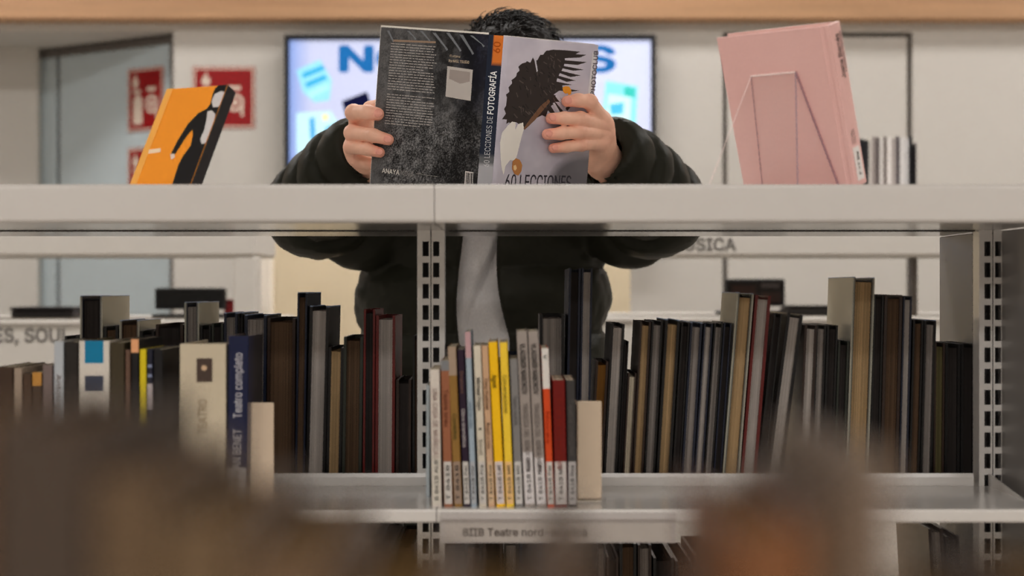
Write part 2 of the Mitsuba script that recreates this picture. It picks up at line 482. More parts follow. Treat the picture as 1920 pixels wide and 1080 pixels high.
# ------------------------------------------------------------------ two counters with headers behind the reader
def counter(lab, xl, xr, dep, post_side, text, tpx, tpy, th_px, tw_px, header_bottom=480, top_py=600, on='header'):
    k = thing('media_counter', lab, 'counter')
    yf, sc = dep - 2.2, dep / F
    zh0, zh1 = 1.30 + (540 - header_bottom) * sc, 1.30 + (540 - 356) * sc
    zt = 1.30 + (540 - top_py) * sc
    part(k, 'header', bx([xl, yf, zh0], [xr, yf + 0.35, zh1], 0.006), 'wall_paint')
    pw = 43 * sc
    if post_side > 0:
        part(k, 'post', bx([xr - pw, yf + 0.004, zt], [xr, yf + 0.09, zh0], 0.004), 'wall_paint')
        part(k, 'post', bx([xl, yf + 0.004, zt], [xl + pw, yf + 0.09, zh0], 0.004), 'wall_paint')
    else:
        part(k, 'post', bx([P(1746, 0, dep)[0], yf + 0.2, zt], [P(1757, 0, dep)[0], yf + 0.24, zh0], 0.003), 'satin', (104, 96, 90))
        part(k, 'post', bx([xr - pw, yf + 0.004, zt], [xr, yf + 0.09, zh0], 0.004), 'wall_paint')
        part(k, 'post', bx([P(1120, 0, dep)[0], yf + 0.2, zt], [P(1131, 0, dep)[0], yf + 0.24, zh0], 0.003), 'satin', (74, 64, 60))
    part(k, 'top', bx([xl, yf, zt - 0.012], [xr, yf + 0.75, zt], 0.003), 'wall_paint')
    part(k, 'front_panel', bx([xl + 0.01, yf + 0.006, 0.1], [xr - 0.01, yf + 0.03, zt - 0.012], 0.004), 'wall_paint')
    part(k, 'side_panel', bx([xr - 0.03, yf + 0.03, 0.1], [xr, yf + 0.74, zt - 0.012], 0.004), 'wall_paint')
    part(k, 'side_panel', bx([xl, yf + 0.03, 0.1], [xl + 0.03, yf + 0.74, zt - 0.012], 0.004), 'wall_paint')
    part(k, 'plinth', bx([xl + 0.02, yf + 0.05, 0], [xr - 0.02, yf + 0.7, 0.1]), 'satin', (70, 66, 63))
    o = P(tpx, tpy, dep)
    o[1] = yf - 0.0005 if on == 'header' else yf + 0.0055
    part(k, 'lettering', frame(letters(text, th_px * sc, tw_px * sc, 0.001, True), o, [1, 0, 0], [0, 0, 1]), 'satin', (92, 88, 86))
    return k, zt


kl, ztl = counter('white counter with header, lettered BLUES, SOUL on its front, behind the left shelf bay', P(-620, 0, 4.2)[0], P(480, 0, 4.2)[0], 4.2, 1, 'BLUES, SOUL', -75, 641, 25, 206, on='front')
kr, ztr = counter('white counter with a header lettered MÚSICA, behind the right shelf bay', P(1120, 0, 4.2)[0], P(2260, 0, 4.2)[0], 4.2, -1, 'MÚSICA', 1256, 469, 22, 124, top_py=594)
# bright edge post beside the left counter
k = thing('partition_post', 'bright white post beside the left counter, behind the reader\'s elbow', 'post')
q0, q1 = P(481, 0, 5.0), P(508, 0, 5.0)
part(k, 'shaft', bx([q0[0], 2.8, 0.02], [q1[0], 2.86, 1.46], 0.004), 'satin', (236, 228, 216))
part(k, 'foot', bx([q0[0] - 0.03, 2.77, 0], [q1[0] + 0.03, 2.89, 0.02], 0.003), 'satin', (170, 166, 160))


k = thing('warm_wall_panel', 'added cream panel painting the warm light on the wall behind the reader', 'partition')  # added panel; its cream stands for warm light on the wall
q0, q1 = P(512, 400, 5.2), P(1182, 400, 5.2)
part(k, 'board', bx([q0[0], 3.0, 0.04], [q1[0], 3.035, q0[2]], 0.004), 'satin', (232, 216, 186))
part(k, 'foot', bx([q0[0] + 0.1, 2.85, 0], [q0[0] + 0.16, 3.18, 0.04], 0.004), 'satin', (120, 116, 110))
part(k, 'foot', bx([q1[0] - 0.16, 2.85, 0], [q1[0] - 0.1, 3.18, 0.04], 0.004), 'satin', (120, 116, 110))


def monitor(lab, px0, px1, py0, zt, dep, stand=True, screen=(8, 9, 12), name='monitor', cat_='monitor'):
    k = thing(name, lab, cat_)
    a, b = P(px0, py0, dep), P(px1, py0, dep)
    y = dep - 2.2
    z0 = zt + (0.012 if not stand else 0.02)
    part(k, 'case', bx([a[0], y, z0], [b[0], y + 0.03, a[2]], 0.004), 'satin', (14, 14, 16))
    part(k, 'screen', bx([a[0] + 0.008, y - 0.002, z0 + 0.01], [b[0] - 0.008, y + 0.001, a[2] - 0.008], 0.0008), 'gloss', screen)
    xc = (a[0] + b[0]) / 2
    part(k, 'stand', cat([bx([xc - 0.02, y + 0.03, zt + 0.006], [xc + 0.02, y + 0.05, (z0 + a[2]) / 2], 0.003), bx([xc - 0.09, y - 0.03, zt + 0.0005], [xc + 0.09, y + 0.11, zt + 0.008], 0.003)]), 'satin', (22, 22, 24))
    return k, a, b, y, z0


monitor('black computer monitor on the left counter, under its header', 290, 422, 540, ztl, 4.55)
k = thing('cash_box', 'low dark box on the left counter at the photo\'s left edge', 'box')
a, b = P(20, 576, 4.5), P(136, 576, 4.5)
part(k, 'body', bx([a[0], 2.3, ztl], [b[0], 2.5, a[2] - 0.008], 0.004), 'satin', (44, 38, 40))
part(k, 'lid', bx([a[0] - 0.003, 2.297, a[2] - 0.008], [b[0] + 0.003, 2.503, a[2]], 0.003), 'satin', (36, 32, 34))
k = thing('stapler_box', 'small red box beside the black monitor on the left counter', 'box')
a, b = P(420, 566, 4.6), P(437, 566, 4.6)
part(k, 'body', bx([a[0], 2.4, ztl], [b[0] + .02, 2.46, a[2]], 0.003), 'satin', (150, 34, 40))
part(k, 'lid', bx([a[0] - 0.002, 2.398, a[2]], [b[0] + .022, 2.462, a[2] + 0.006], 0.002), 'satin', (120, 26, 32))
k, a, b, y, z0 = monitor('dark framed display with a brown picture on the right counter', 1361, 1472, 523, ztr, 4.6, screen=(30, 20, 16), name='display_screen', cat_='display')
w, h = b[0] - a[0], a[2] - z0
part(k, 'picture', cat([bx([a[0] + w * .1, y - 0.003, z0 + h * .1], [a[0] + w * .5, y - 0.0019, z0 + h * .75]), bx([a[0] + w * .6, y - 0.003, z0 + h * .12], [a[0] + w * .92, y - 0.0019, z0 + h * .5])]), 'gloss', (58, 34, 26))
part(k, 'caption', bx([a[0] + w * .6, y - 0.003, z0 + h * .68], [a[0] + w * .9, y - 0.0019, z0 + h * .84]), 'gloss', (92, 84, 84))
k = thing('keyboard', 'dark keyboard lying on the right counter beside the framed display', 'keyboard')
a, b = P(1468, 585, 4.5), P(1600, 585, 4.5)
part(k, 'base', bx([a[0], 2.22, ztr], [b[0], 2.36, ztr + 0.018], 0.004), 'satin', (52, 48, 46))
ks = [bx([a[0] + 0.006 + i * 0.0185, 2.232 + j * 0.024, ztr + 0.018], [a[0] + 0.021 + i * 0.0185, 2.252 + j * 0.024, ztr + 0.023], 0.002) for i in range(int((b[0] - a[0] - 0.012) / 0.0185)) for j in range(5)]
kk = part(k, 'keys', cat(ks), 'satin', (38, 36, 36)); labels[kk] = {'kind': 'stuff', 'label': 'dark keys'}

# magazines standing on top of the right counter's header
zhd = 1.30 + (540 - 356) * 4.2 / F
cols = [(18, 20, 26), (30, 30, 34), (196, 190, 186), (150, 140, 138), (92, 84, 84), (206, 202, 200), (118, 108, 104), (226, 222, 220), (170, 162, 160), (86, 80, 84), (214, 212, 212), (200, 198, 200), (24, 26, 30)]
px = 1606.0
nm = {(18, 20, 26): 'black', (24, 26, 30): 'black'}
for i, c in enumerate(cols):
    wpx = [11, 9, 7, 6, 7, 8, 6, 9, 8, 7, 10, 7, 7][i]
    a, b = P(px, 262 - (i > 2) * 5 + (i % 3) * 2, 4.32), P(px + wpx, 0, 4.32)
    shade = nm.get(c, ['dark grey', 'white', 'grey', 'pale'][(c[0] > 60) + (c[0] > 130) * 1 + (c[0] > 190) * 1] if c[0] != 30 else 'black')
    ordn = ['first', 'second', 'third', 'fourth', 'fifth', 'sixth', 'seventh', 'eighth', 'ninth', 'tenth', 'eleventh', 'twelfth', 'last'][i]
    k = thing('magazine', f'thin {shade} magazine, {ordn} from left in the row behind the pink book', 'magazine', 'magazines on the far counter')
    part(k, 'cover', bx([a[0], 2.1, zhd], [b[0] - 0.0006, 2.112, a[2]], 0.0008), 'gloss', c)
    part(k, 'pages', bx([a[0] + 0.0008, 2.112, zhd + 0.001], [b[0] - 0.0014, 2.31, a[2] - 0.002]), 'paper', (205, 200, 190))
    px += wpx
k = thing('magazine_rack', 'clear magazine holder end plate behind the pink book', 'holder')
a = P(px + 2, 270, 4.32)
part(k, 'end_plate', bx([a[0], 2.09, zhd + 0.004], [a[0] + 0.004, 2.32, a[2]], 0.001), 'gloss', (44, 42, 44))
part(k, 'foot', bx([a[0], 2.09, zhd], [a[0] + 0.06, 2.32, zhd + 0.004], 0.001), 'gloss', (44, 42, 44))

# ------------------------------------------------------------------ the double-sided steel bookcase
ZU, ZT = 1.30 + 0.0684, 1.30 + 0.1094      # underside and top of the top boards
ZS = 1.30 - 0.2328                         # the shelf below
DH = 0.25                                  # half depth
XL, XM, XR = -0.757, -0.0955, 0.566        # posts
bc_ = thing('bookcase', 'light grey double-sided steel library bookcase with slotted posts', 'bookcase')


def board(x0, x1, y0, y1, z0, z1, r=0.004):
    """shelf board with rounded long edges"""
    s = sg.box(y0 + r, z0 + r, y1 - r, z1 - r).buffer(r, quad_segs=4)
    m = prism(s, x1 - x0)
    return frame(m, [x0, 0, 0], [0, 1, 0], [0, 0, 1])


def lay(m):
    return m


for xa, xb in ((XL, -0.0820), (-0.0812, XR + 0.012)):
    part(bc_, 'top_board', board(xa, xb, -DH, -0.0014, ZU, ZT, 0.005), 'shelf_paint', smooth=35)
    part(bc_, 'top_board', board(xa, xb, 0.0014, DH, ZU, ZT, 0.0035), 'shelf_paint', smooth=35)


for xa, xb in ((XL + 0.02, XM - 0.02), (XM + 0.02, XR - 0.017)):
    part(bc_, 'seam_shade_strip', bx([xa, -0.002, ZU - 0.0016], [xb, 0.002, ZU + 0.0004]), 'satin', (38, 35, 33))  # dark strip painted as the shaded seam between the boards


def post(xc, half, z0, z1, y0):
    """one slotted L-shaped half of an upright, its slots punched through the face"""
    w = 0.0155
    x0, x1 = (xc - w - 0.0006, xc - 0.0006) if half < 0 else (xc + 0.0006, xc + w + 0.0006)
    g = sg.box(x0, z0, x1, z1)
    xs = xc + half * 0.0062
    holes = [sg.box(xs - 0.0037, zz, xs + 0.0037, zz + 0.0175) for zz in np.arange(ZU - 0.031, z0 + 0.05, -0.025)]
    g = g.difference(unary_union(holes))
    face = frame(prism(g, 0.002), [0, y0 + 0.002, 0], [1, 0, 0], [0, 0, 1])
    xo = x0 if half < 0 else x1 - 0.002
    flange = bx([xo, y0 + 0.002, z0], [xo + 0.002, -y0 - 0.002, z1])
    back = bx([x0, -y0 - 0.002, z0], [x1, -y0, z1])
    return cat([face, flange]), back


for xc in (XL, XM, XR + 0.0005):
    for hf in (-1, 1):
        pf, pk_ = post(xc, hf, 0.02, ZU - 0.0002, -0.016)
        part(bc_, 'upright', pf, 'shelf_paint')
        part(bc_, 'slot_shade_plate', pk_, 'satin', (20, 18, 17))  # near-black plate paints the shade behind the post slots
    part(bc_, 'foot', bx([xc - 0.02, -DH + 0.01, 0], [xc + 0.02, DH - 0.01, 0.02], 0.003), 'gable_paint')
for ya, yb, xo in ((-DH, -0.0175, 0.0105), (0.0175, DH, -0.001)):
    part(bc_, 'end_panel', bx([XR + xo, ya, 0.02], [XR + xo + 0.005, yb, ZU - 0.001], 0.001), 'gable_paint')
part(bc_, 'screw', frame(trimesh.creation.cylinder(0.0025, 0.002, sections=10), [XR - 0.0015, 0.028, ZU - 0.034], [0, 1, 0], [0, 0, 1]), 'satin', (60, 56, 54))
for lev, zs in enumerate((ZS, ZS - 0.325, ZS - 0.65)):
    for xa, xb in ((XL + 0.018, -0.0800), (-0.0790, XR - 0.0045)):
        for sgn in (-1, 1):
            y0, y1 = (-DH, -0.018) if sgn < 0 else (0.018, DH)
            ms = [board(xa, xb, y0, y1, zs - 0.0145, zs, 0.003)]
            part(bc_, 'shelf', cat(ms), 'shelf_paint', smooth=35)
        up = sg.Polygon([(-0.0175, zs), (-0.0175, zs + 0.010), (-0.0165, zs + 0.0146), (-0.0145, zs + 0.0146), (-0.0145, zs)])
        part(bc_, 'back_stop', frame(prism(up, xb - xa - 0.036), [xa + 0.018, 0, 0], [0, 1, 0], [0, 0, 1]), 'shelf_paint')
        for xe, sg_ in ((xa + 0.0002, 1), (xb - 0.0012, -1)):
            br = sg.Polygon([(-0.019, zs), (-0.019, zs + 0.0145), (-0.03, zs + 0.0145), (-0.16, zs + 0.002), (-0.2, zs)])
            part(bc_, 'bracket', frame(prism(br, 0.001), [xe, 0, 0], [0, 1, 0], [0, 0, 1]), 'shelf_paint')

# label holder clipped on the shelf edge
lh = thing('label_holder', 'grey label strip lettered Teatre nord-americà, clipped to the shelf edge under the slim books', 'label holder')
lx0, lx1 = P(826, 0, 1.945)[0], P(1266, 0, 1.945)[0]
zl1, zl0 = P(0, 962, 1.945)[2], P(0, 1018, 1.945)[2]
prof = sg.Polygon([(-DH - 0.0012, zl1), (-DH - 0.0035, zl1), (-DH - 0.006, zl1 - 0.006), (-DH - 0.0035, zl1 - 0.010), (-DH - 0.0035, zl0), (-DH - 0.0012, zl0)])
part(lh, 'strip', frame(prism(prof, lx1 - lx0), [lx0, 0, 0], [0, 1, 0], [0, 0, 1]), 'gloss', (168, 162, 160))
part(lh, 'card', bx([lx0 + 0.004, -DH - 0.0042, zl0 + 0.002], [lx1 - 0.004, -DH - 0.0036, zl1 - 0.0105]), 'paper', (172, 165, 160))
o = P(868, 1005, 1.945); o[1] = -DH - 0.0043
part(lh, 'lettering', frame(letters('8IIB Teatre nord-americà', 0.0078, 0.131, 0.0002, True), o, [1, 0, 0], [0, 0, 1]), 'paper', (64, 54, 50))

# ------------------------------------------------------------------ books
SH = 0.002


def book_meshes(t, h, dp, board_t, over=0.003, rounded=0.0):
    """a book standing at x 0..t, z 0..h, spine at y = 0 (facing -y), fore-edge at y = dp"""
    outer = sg.box(0, 0, t, dp)
    inner = sg.box(board_t, board_t, t - board_t, dp + 0.01)
    u = outer.difference(inner)
    if rounded:
        u = u.intersection(sg.box(0, 0, t, dp + 1).buffer(-rounded).buffer(rounded, quad_segs=3).union(sg.box(0, dp / 2, t, dp + 1)))
    cover = prism(u, h)
    # the page block: slats of leaves, uneven by fractions of a millimetre
    n = int(np.clip((t - 2 * board_t) / 0.0011, 3, 34))
    xs = np.linspace(board_t + 0.0001, t - board_t - 0.0001, n + 1)
    bl, cl = [], []
    for i in range(n):
        e = dp - over - 0.0006 * rng.random()
        m = bx([xs[i], board_t + 0.0005, over], [xs[i + 1], e, h - over - 0.0004 * rng.random()])
        bl.append(m); cl.append(np.full(8, 0.80 + 0.28 * rng.random()))
    return cover, trimesh.util.concatenate(bl), np.concatenate(cl)


def lean_about(ms, ang, x_piv, z0):
    """lean a book to the right by ang degrees (its lowest corner stays on the shelf)"""
    a = math.radians(ang)
    out = []
    for m in ms:
        m = m.copy()
        v = m.vertices - [x_piv, 0, z0]
        x, z = v[:, 0] * math.cos(a) + v[:, 2] * math.sin(a), -v[:, 0] * math.sin(a) + v[:, 2] * math.cos(a)
        m.vertices = np.stack([x + x_piv, v[:, 1], z + z0], 1)
        out.append(m)
    return out


ORD = ['first', 'second', 'third', 'fourth', 'fifth', 'sixth', 'seventh', 'eighth', 'ninth', 'tenth', 'eleventh', 'twelfth', 'thirteenth', 'fourteenth', 'fifteenth', 'sixteenth', 'seventeenth', 'eighteenth', 'nineteenth', 'twentieth'] + \
      ['twenty-' + s for s in ('first', 'second', 'third', 'fourth', 'fifth', 'sixth', 'seventh', 'eighth', 'ninth')] + ['thirtieth'] + ['thirty-' + s for s in ('first', 'second', 'third', 'fourth', 'fifth', 'sixth', 'seventh', 'eighth', 'ninth')]
GREY, LGREY, DGREY, TAN, BROWN, CREAM, OCHRE, OLIVE = (132, 125, 121), (168, 160, 155), (50, 46, 45), (168, 140, 104), (84, 66, 52), (190, 178, 158), (120, 82, 40), (96, 90, 62)
BK, NV, BR, RD, DG, LT = (17, 16, 17), (22, 28, 46), (44, 30, 24), (92, 20, 18), (40, 44, 38), (176, 174, 160)
PN = {GREY: 'grey', LGREY: 'pale grey', DGREY: 'dark grey', TAN: 'tan', BROWN: 'brown', CREAM: 'cream', OCHRE: 'ochre', OLIVE: 'olive'}
CN = {BK: 'black', NV: 'navy', BR: 'dark brown', RD: 'dark red', DG: 'dark green', LT: 'pale'}


def rear_book(x0, x1, top, lean, page, cover, lab, grp, zs=ZS, dep=2.236, side=None, dp=None, name='hardcover_book'):
    xa, xb = P(x0, 0, dep)[0], P(x1, 0, dep)[0] - 0.0005
    t = xb - xa
    ztop = P(0, top, dep)[2]
    h = (ztop - zs) / math.cos(math.radians(lean))
    dp = dp or float(np.clip(h * 0.72, 0.11, 0.20))
    bt = min(0.0034, t * 0.18)
    cv, pg, pc = book_meshes(t, h, dp, bt, 0.0048, 0.002)
    k = thing(name, lab, 'book', grp)
    ms = []
    for m in (cv, pg):                    # turn so that the spine faces away
        m = m.copy(); v = m.vertices
        m.vertices = np.stack([xa + t - v[:, 0], dep - 2.2 + dp - v[:, 1], zs + v[:, 2]], 1)
        ms.append(m)
    ms = lean_about(ms, lean, xb if lean >= 0 else xa, zs)
    col = np.tile(np.array(cover, float), (len(ms[0].vertices), 1))
    if side is not None:                  # a cover whose boards carry a paler print than the spine and edges
        x_in = ms[0].vertices[:, 0]
        vx = cv.vertices[:, 0]
        m_ = (vx < 1e-6) | (vx > t - 1e-6)
        col[m_] = side
    part(k, 'cover', ms[0], 'gloss', col)
    if x0 in FILM_GLINT:                        # pale blue strips paint the glint of the clear film on the boards' top edges
        fl = [bx([xa + q0_, dep - 2.2 + 0.002, zs + h], [xa + q1_, dep - 2.2 + dp, zs + h + 0.0011], 0.0002) for q0_, q1_ in ((0, bt), (t - bt, t))]
        for q in fl:
            part(k, 'film_glint', lean_about([q], lean, xb if lean >= 0 else xa, zs)[0], 'gloss', (150, 172, 206))
    part(k, 'pages', ms[1], 'paper', np.clip(np.array(page, float)[None] * pc[:, None], 0, 255))
    return k


FILM_GLINT = {150, 224, 346, 420, 447, 456, 553, 573, 1230, 1277, 1354, 1586, 1725}
LEFT = [(121, 148, 630, 0, BROWN, BK), (150, 193, 556, 0, DGREY, NV, LT), (195, 222, 612, 0, BROWN, BK), (224, 262, 602, 0, BROWN, BR, LT), (263, 290, 620, 0, DGREY, BK), (292, 344, 608, 0, DGREY, BR),
        (346, 374, 568, 0, GREY, NV, LT), (376, 396, 610, 0, DGREY, BK), (397, 419, 606, 0, DGREY, DG), (420, 446, 588, 0, GREY, NV), (447, 455, 588, 0, DGREY, BK), (456, 498, 592, .5, GREY, NV), (499, 552, 597, .5, BROWN, BR),
        (553, 572, 550, .8, BROWN, NV), (573, 610, 576, 1.4, LGREY, BK), (611, 640, 652, 1.2, TAN, BK), (641, 678, 632, .8, BROWN, DG), (680, 702, 580, .4, DGREY, RD), (703, 740, 592, .4, LGREY, RD), (742, 771, 712, .3, DGREY, BR), (773, 797, 630, .2, BROWN, BK)]
RIGHT = [(824, 860, 652, 0, GREY, BK), (862, 900, 668, 0, DGREY, BR), (902, 940, 676, 0, BROWN, BK), (942, 976, 664, 0, DGREY, NV), (978, 1010, 670, 0, BROWN, BK),
         (1012, 1059, 590, 0, GREY, BK), (1060, 1083, 503, 1, DGREY, NV), (1084, 1105, 503, 1, LGREY, NV), (1106, 1130, 678, 3, OCHRE, BR), (1131, 1157, 608, 3, LGREY, BK), (1158, 1166, 640, 3, DGREY, BK), (1167, 1184, 700, 3, CREAM, BR),
         (1185, 1206, 604, 3, TAN, BR), (1207, 1228, 603, 3, GREY, BK), (1230, 1258, 602, 3.4, TAN, BK), (1260, 1276, 605, 3.5, DGREY, BK), (1277, 1300, 607, 3.5, GREY, NV), (1301, 1318, 607, 3.8, LGREY, NV), (1319, 1336, 607, 4, GREY, BK), (1337, 1352, 606, 4, DGREY, NV),
         (1354, 1386, 552, 4.6, TAN, BK, LT), (1388, 1418, 555, 4.7, LGREY, RD), (1419, 1434, 588, 6, DGREY, BK), (1436, 1466, 590, 7.4, LGREY, BK), (1496, 1520, 610, 2.6, LGREY, BR), (1521, 1540, 610, 2, GREY, BK), (1541, 1562, 610, 2, DGREY, BK), (1563, 1584, 640, 2, DGREY, DG),
         (1586, 1628, 522, 2, TAN, BK, LT), (1630, 1649, 552, 1.5, DGREY, BK), (1650, 1684, 553, 1.5, BROWN, BR), (1685, 1702, 555, 1.5, LGREY, NV), (1704, 1724, 600, 1.6, BROWN, BK), (1725, 1748, 602, 1.6, GREY, BK), (1750, 1770, 643, .6, OLIVE, BR), (1771, 1800, 645, .4, DGREY, BK), (1801, 1829, 645, .3, DGREY, BK)]
for bay, rows in (('left', LEFT), ('right', RIGHT)):
    for i, r in enumerate(rows):
        wpx = r[1] - r[0]
        size = ('thin' if wpx < 20 else 'thick' if wpx > 36 else '') + (' tall' if r[2] < 570 else ' short' if r[2] > 635 else '')
        ld = ' leaning' if r[3] > 4 else ''
        lab = f'{size}{ld} {CN[r[5]]} book,'.strip() + f' {PN[r[4]]} page edges, {ORD[i]} from left in {bay} back row'
        rear_book(r[0], r[1], r[2], r[3], r[4], r[5], lab, f'books turned away in the {bay} bay', side=r[6] if len(r) > 6 else None)

# books on the lower shelf, of which the photo shows the tops
zl = ZS - 0.325
LOW = [(x_, x_ + w_ - 1, t_, 0, pc_, cc_, f'{CN[cc_]} book, {PN[pc_]} edges, {ORD[i_]} from left on shelf under label strip')
       for i_, (x_, w_, t_, pc_, cc_) in enumerate([(832, 40, 1012, DGREY, BK), (872, 34, 1020, BROWN, BK), (906, 38, 1008, DGREY, BR), (944, 30, 1016, GREY, BK), (974, 44, 1010, DGREY, NV), (1018, 36, 1022, BROWN, BR), (1054, 40, 1014, DGREY, BK)])]
LOW += [(x_, x_ + w_ - 1, t_, 0, pc_, cc_, f'{CN[cc_]} book, {PN[pc_]} edges, {ORD[i_]} from left on left bay\'s lower shelf')
        for i_, (x_, w_, t_, pc_, cc_) in enumerate([(560, 36, 1006, DGREY, BK), (596, 40, 1016, BROWN, BR), (636, 34, 1010, DGREY, NV), (670, 40, 1002, GREY, BK), (710, 32, 1012, DGREY, BK), (742, 36, 1020, BROWN, BK)])]
LOW += [(1120, 1136, 1022, 0, GREY, BK, 'thin grey-edged book under the right end of the label strip, first of four'), (1138, 1160, 1044, 0, DGREY, BR, 'short dark book with brown cover under the label strip, second of four'),
       (1162, 1194, 1020, 0, BROWN, BK, 'thick brown-edged book under the label strip, third of four'), (1196, 1222, 1022, 0, GREY, BR, 'grey-edged book under the label strip, last of four'),
       (1225, 1264, 1046, 0, DGREY, BK, 'low dark-edged book on the lower shelf just right of the label strip'), (1266, 1298, 1052, 0, BROWN, BK, 'low brown-edged book on the lower shelf right of the low dark one'),
       (1300, 1340, 1040, 0, DGREY, BK, 'dark-edged book on the lower shelf, left of the middle of the right bay'), (1345, 1376, 1034, 1, BROWN, BR, 'brown-edged book on the lower shelf, right of the middle of the right bay'),
       (1762, 1790, 992, -3, GREY, BR, 'grey-edged book leaning on the lower shelf near the right end panel'), (1794, 1820, 1006, -3, DGREY, BK, 'dark-edged book leaning against the grey-edged one by the right end panel')]
for r in LOW:
    rear_book(r[0], r[1], r[2], r[3], r[4], r[5], r[6], 'books on the lower shelf', zs=zl)


def spine_book(name, x0, x1, top, lean, col, lab, title=None, tcol=(40, 36, 34), t_at=0.62, sticker=True, call='T 841B', grp=None, dep=1.972, dp=0.135, bold=False, down=True, bands=(), th=None, side=None, paper=False, hard=False, scol=(196, 192, 188)):
    xa, xb = P(x0, 0, dep)[0], P(x1, 0, dep)[0] - 0.0006
    t = xb - xa
    h = P(0, top, dep)[2] - ZS
    cv, pg, pc = book_meshes(t, h, dp, 0.0022 if hard else 0.0005, 0.003 if hard else 0.0006, 0.0012)
    y0 = dep - 2.2
    piv = xa if lean <= 0 else xb
    pos = lambda m: lean_about([(lambda q: (q.apply_translation([xa, y0, ZS]), q)[1])(m.copy())], lean, piv, ZS)[0]
    k = thing(name, lab, 'book', grp)
    c = np.tile(np.array(col, float), (len(cv.vertices), 1))
    if side is not None:
        c[cv.vertices[:, 1] > 0.002] = side
    part(k, 'cover', pos(cv), 'gloss', c)
    part(k, 'pages', pos(pg), 'paper', np.clip(np.array((205, 196, 176))[None] * pc[:, None], 0, 255))
    for (f0, f1, bcol, inset) in bands:      # printed bands of the spine, as fractions of its height
        part(k, 'spine_band', pos(bx([inset * t + 0.0001, -0.0003, f0 * h], [t - inset * t - 0.0001, 0.0002, f1 * h])), 'gloss', bcol)
    if sticker:
        sh = 0.048 if sticker is True else sticker
        part(k, 'call_number', pos(bx([0.0006, -0.0005, 0.003], [t - 0.0006, 0.0002, sh])), 'paper', scol)
        m = letters(call, min(0.0042, t * 0.42), sh * 0.78, 0.0002, True)
        part(k, 'call_lettering', pos(frame(m, [t / 2 + min(0.0042, t * .42) / 2, -0.0006, 0.007], [0, 0, 1], [-1, 0, 0])), 'paper', (44, 42, 42))
    if title:
        for txt, f0, f1, tc, bd in ([(title, t_at, None, tcol, bold)] if isinstance(title, str) else title):
            hh = th or min(0.0062, t * 0.5)
            m = letters(txt, hh, (f1 - f0) * h if f1 else None, 0.0002, bd)
            if down:
                m = frame(m, [t / 2 - hh / 2, -0.0007, (f1 if f1 else f0) * h], [0, 0, -1], [1, 0, 0])
            else:
                m = frame(m, [t / 2 + hh / 2, -0.0007, f0 * h], [0, 0, 1], [-1, 0, 0])
            part(k, 'spine_title', pos(m), 'paper', tc)
    return k


G1 = 'slim books on the shelf edge'
spine_book('slim_paperback', 810, 829, 693, -0.9, (206, 198, 190), 'short white paperback at the left end of the slim row, beside the post', [('UNA CASA DE MUÑECAS', .35, .86, (110, 70, 66), False)], sticker=.055, call='B 841B ALB', scol=(206, 200, 190))
spine_book('slim_paperback', 833, 850, 676, -1.4, (146, 92, 66), 'brown paperback with a grey top, second from left in the slim row', [('Teatre breu', .55, .8, (90, 44, 30), False)], bands=((.93, 1.0, (120, 122, 126), 0),))
spine_book('slim_paperback', 852, 868, 650, -2.4, (138, 104, 52), 'ochre paperback with a pale top, third from left in the slim row', [('Comèdies', .42, .58, (58, 62, 30), False)], bands=((.82, 1.0, (158, 138, 120), 0),), scol=(150, 130, 116))
spine_book('slim_paperback', 870, 883, 655, -2.4, (40, 26, 44), 'thin dark purple paperback in the slim row', [('Obra dramàtica', .38, .62, (196, 188, 190), False), ('Drames', .72, .86, (120, 90, 80), False)], call='T 841B Per')
spine_book('slim_paperback', 883.5, 895, 622, -2.1, (150, 166, 180), 'thin pale blue paperback with a pinkish top in the slim row', [('Jardí de vidre', .45, .6, (90, 110, 130), False)], bands=((.85, 1.0, (186, 150, 156), 0),), call='T 841B Por', scol=(168, 172, 178))
spine_book('slim_paperback', 899, 914, 648, -2.2, (206, 198, 182), 'cream paperback just left of the tan one in the slim row', [('Michael Frayn', .6, .8, (60, 52, 48), True), ('Soroll', .32, .42, (80, 70, 60), False)], call='T 841B Fra', bands=((.475, .49, (60, 60, 50), .3),))
spine_book('slim_paperback', 916, 929, 648, -2.5, (196, 160, 128), 'tan paperback just left of the bright yellow one in the slim row', [('Tony Kushner', .6, .8, (96, 62, 44), True), ('Àngels a casa', .36, .52, (96, 62, 44), False)], call='T 841B Kus', scol=(206, 178, 146), bands=((.505, .52, (70, 46, 34), .3),))
spine_book('slim_paperback', 931, 948, 641, -2.8, (240, 190, 22), 'bright yellow paperback lettered Agost in the slim row', [('Agost', .72, .8, (70, 52, 18), True)], call='T 841B Let', side=(120, 24, 16), scol=(206, 196, 196))
spine_book('slim_paperback', 949.5, 965, 642, -2.4, (236, 200, 58), 'paler yellow paperback, right of the bright yellow one in the slim row', [('Conversaciones', .57, .8, (80, 66, 24), False)], call='T 841B Mil', scol=(226, 186, 130))
spine_book('slim_paperback', 967, 982, 673, -2.3, (124, 122, 122), 'plain grey paperback between the pale yellow one and the two tall grey ones', [('Teatro reunido', .55, .75, (86, 84, 84), False)], call='T 841B Mil', scol=(200, 198, 196))
for x0_, x1_, w_ in ((984, 1004.5, 'left'), (1005.5, 1025.5, 'right')):
    spine_book('slim_paperback', x0_, x1_, 621, -2.7, (150, 141, 136), f'tall warm grey paperback with bold black author name, {w_} one of an identical pair', [('VLADIMIR NABOKOV', .64, .93, (26, 24, 24), True), ('TRAGEDIA DEL SEÑOR MORN', .2, .59, (82, 74, 72), False)], call='T 841B Nab', scol=(208, 204, 206), sticker=.058 if w_ == 'left' else .052, grp='identical tall grey paperbacks' if False else None)
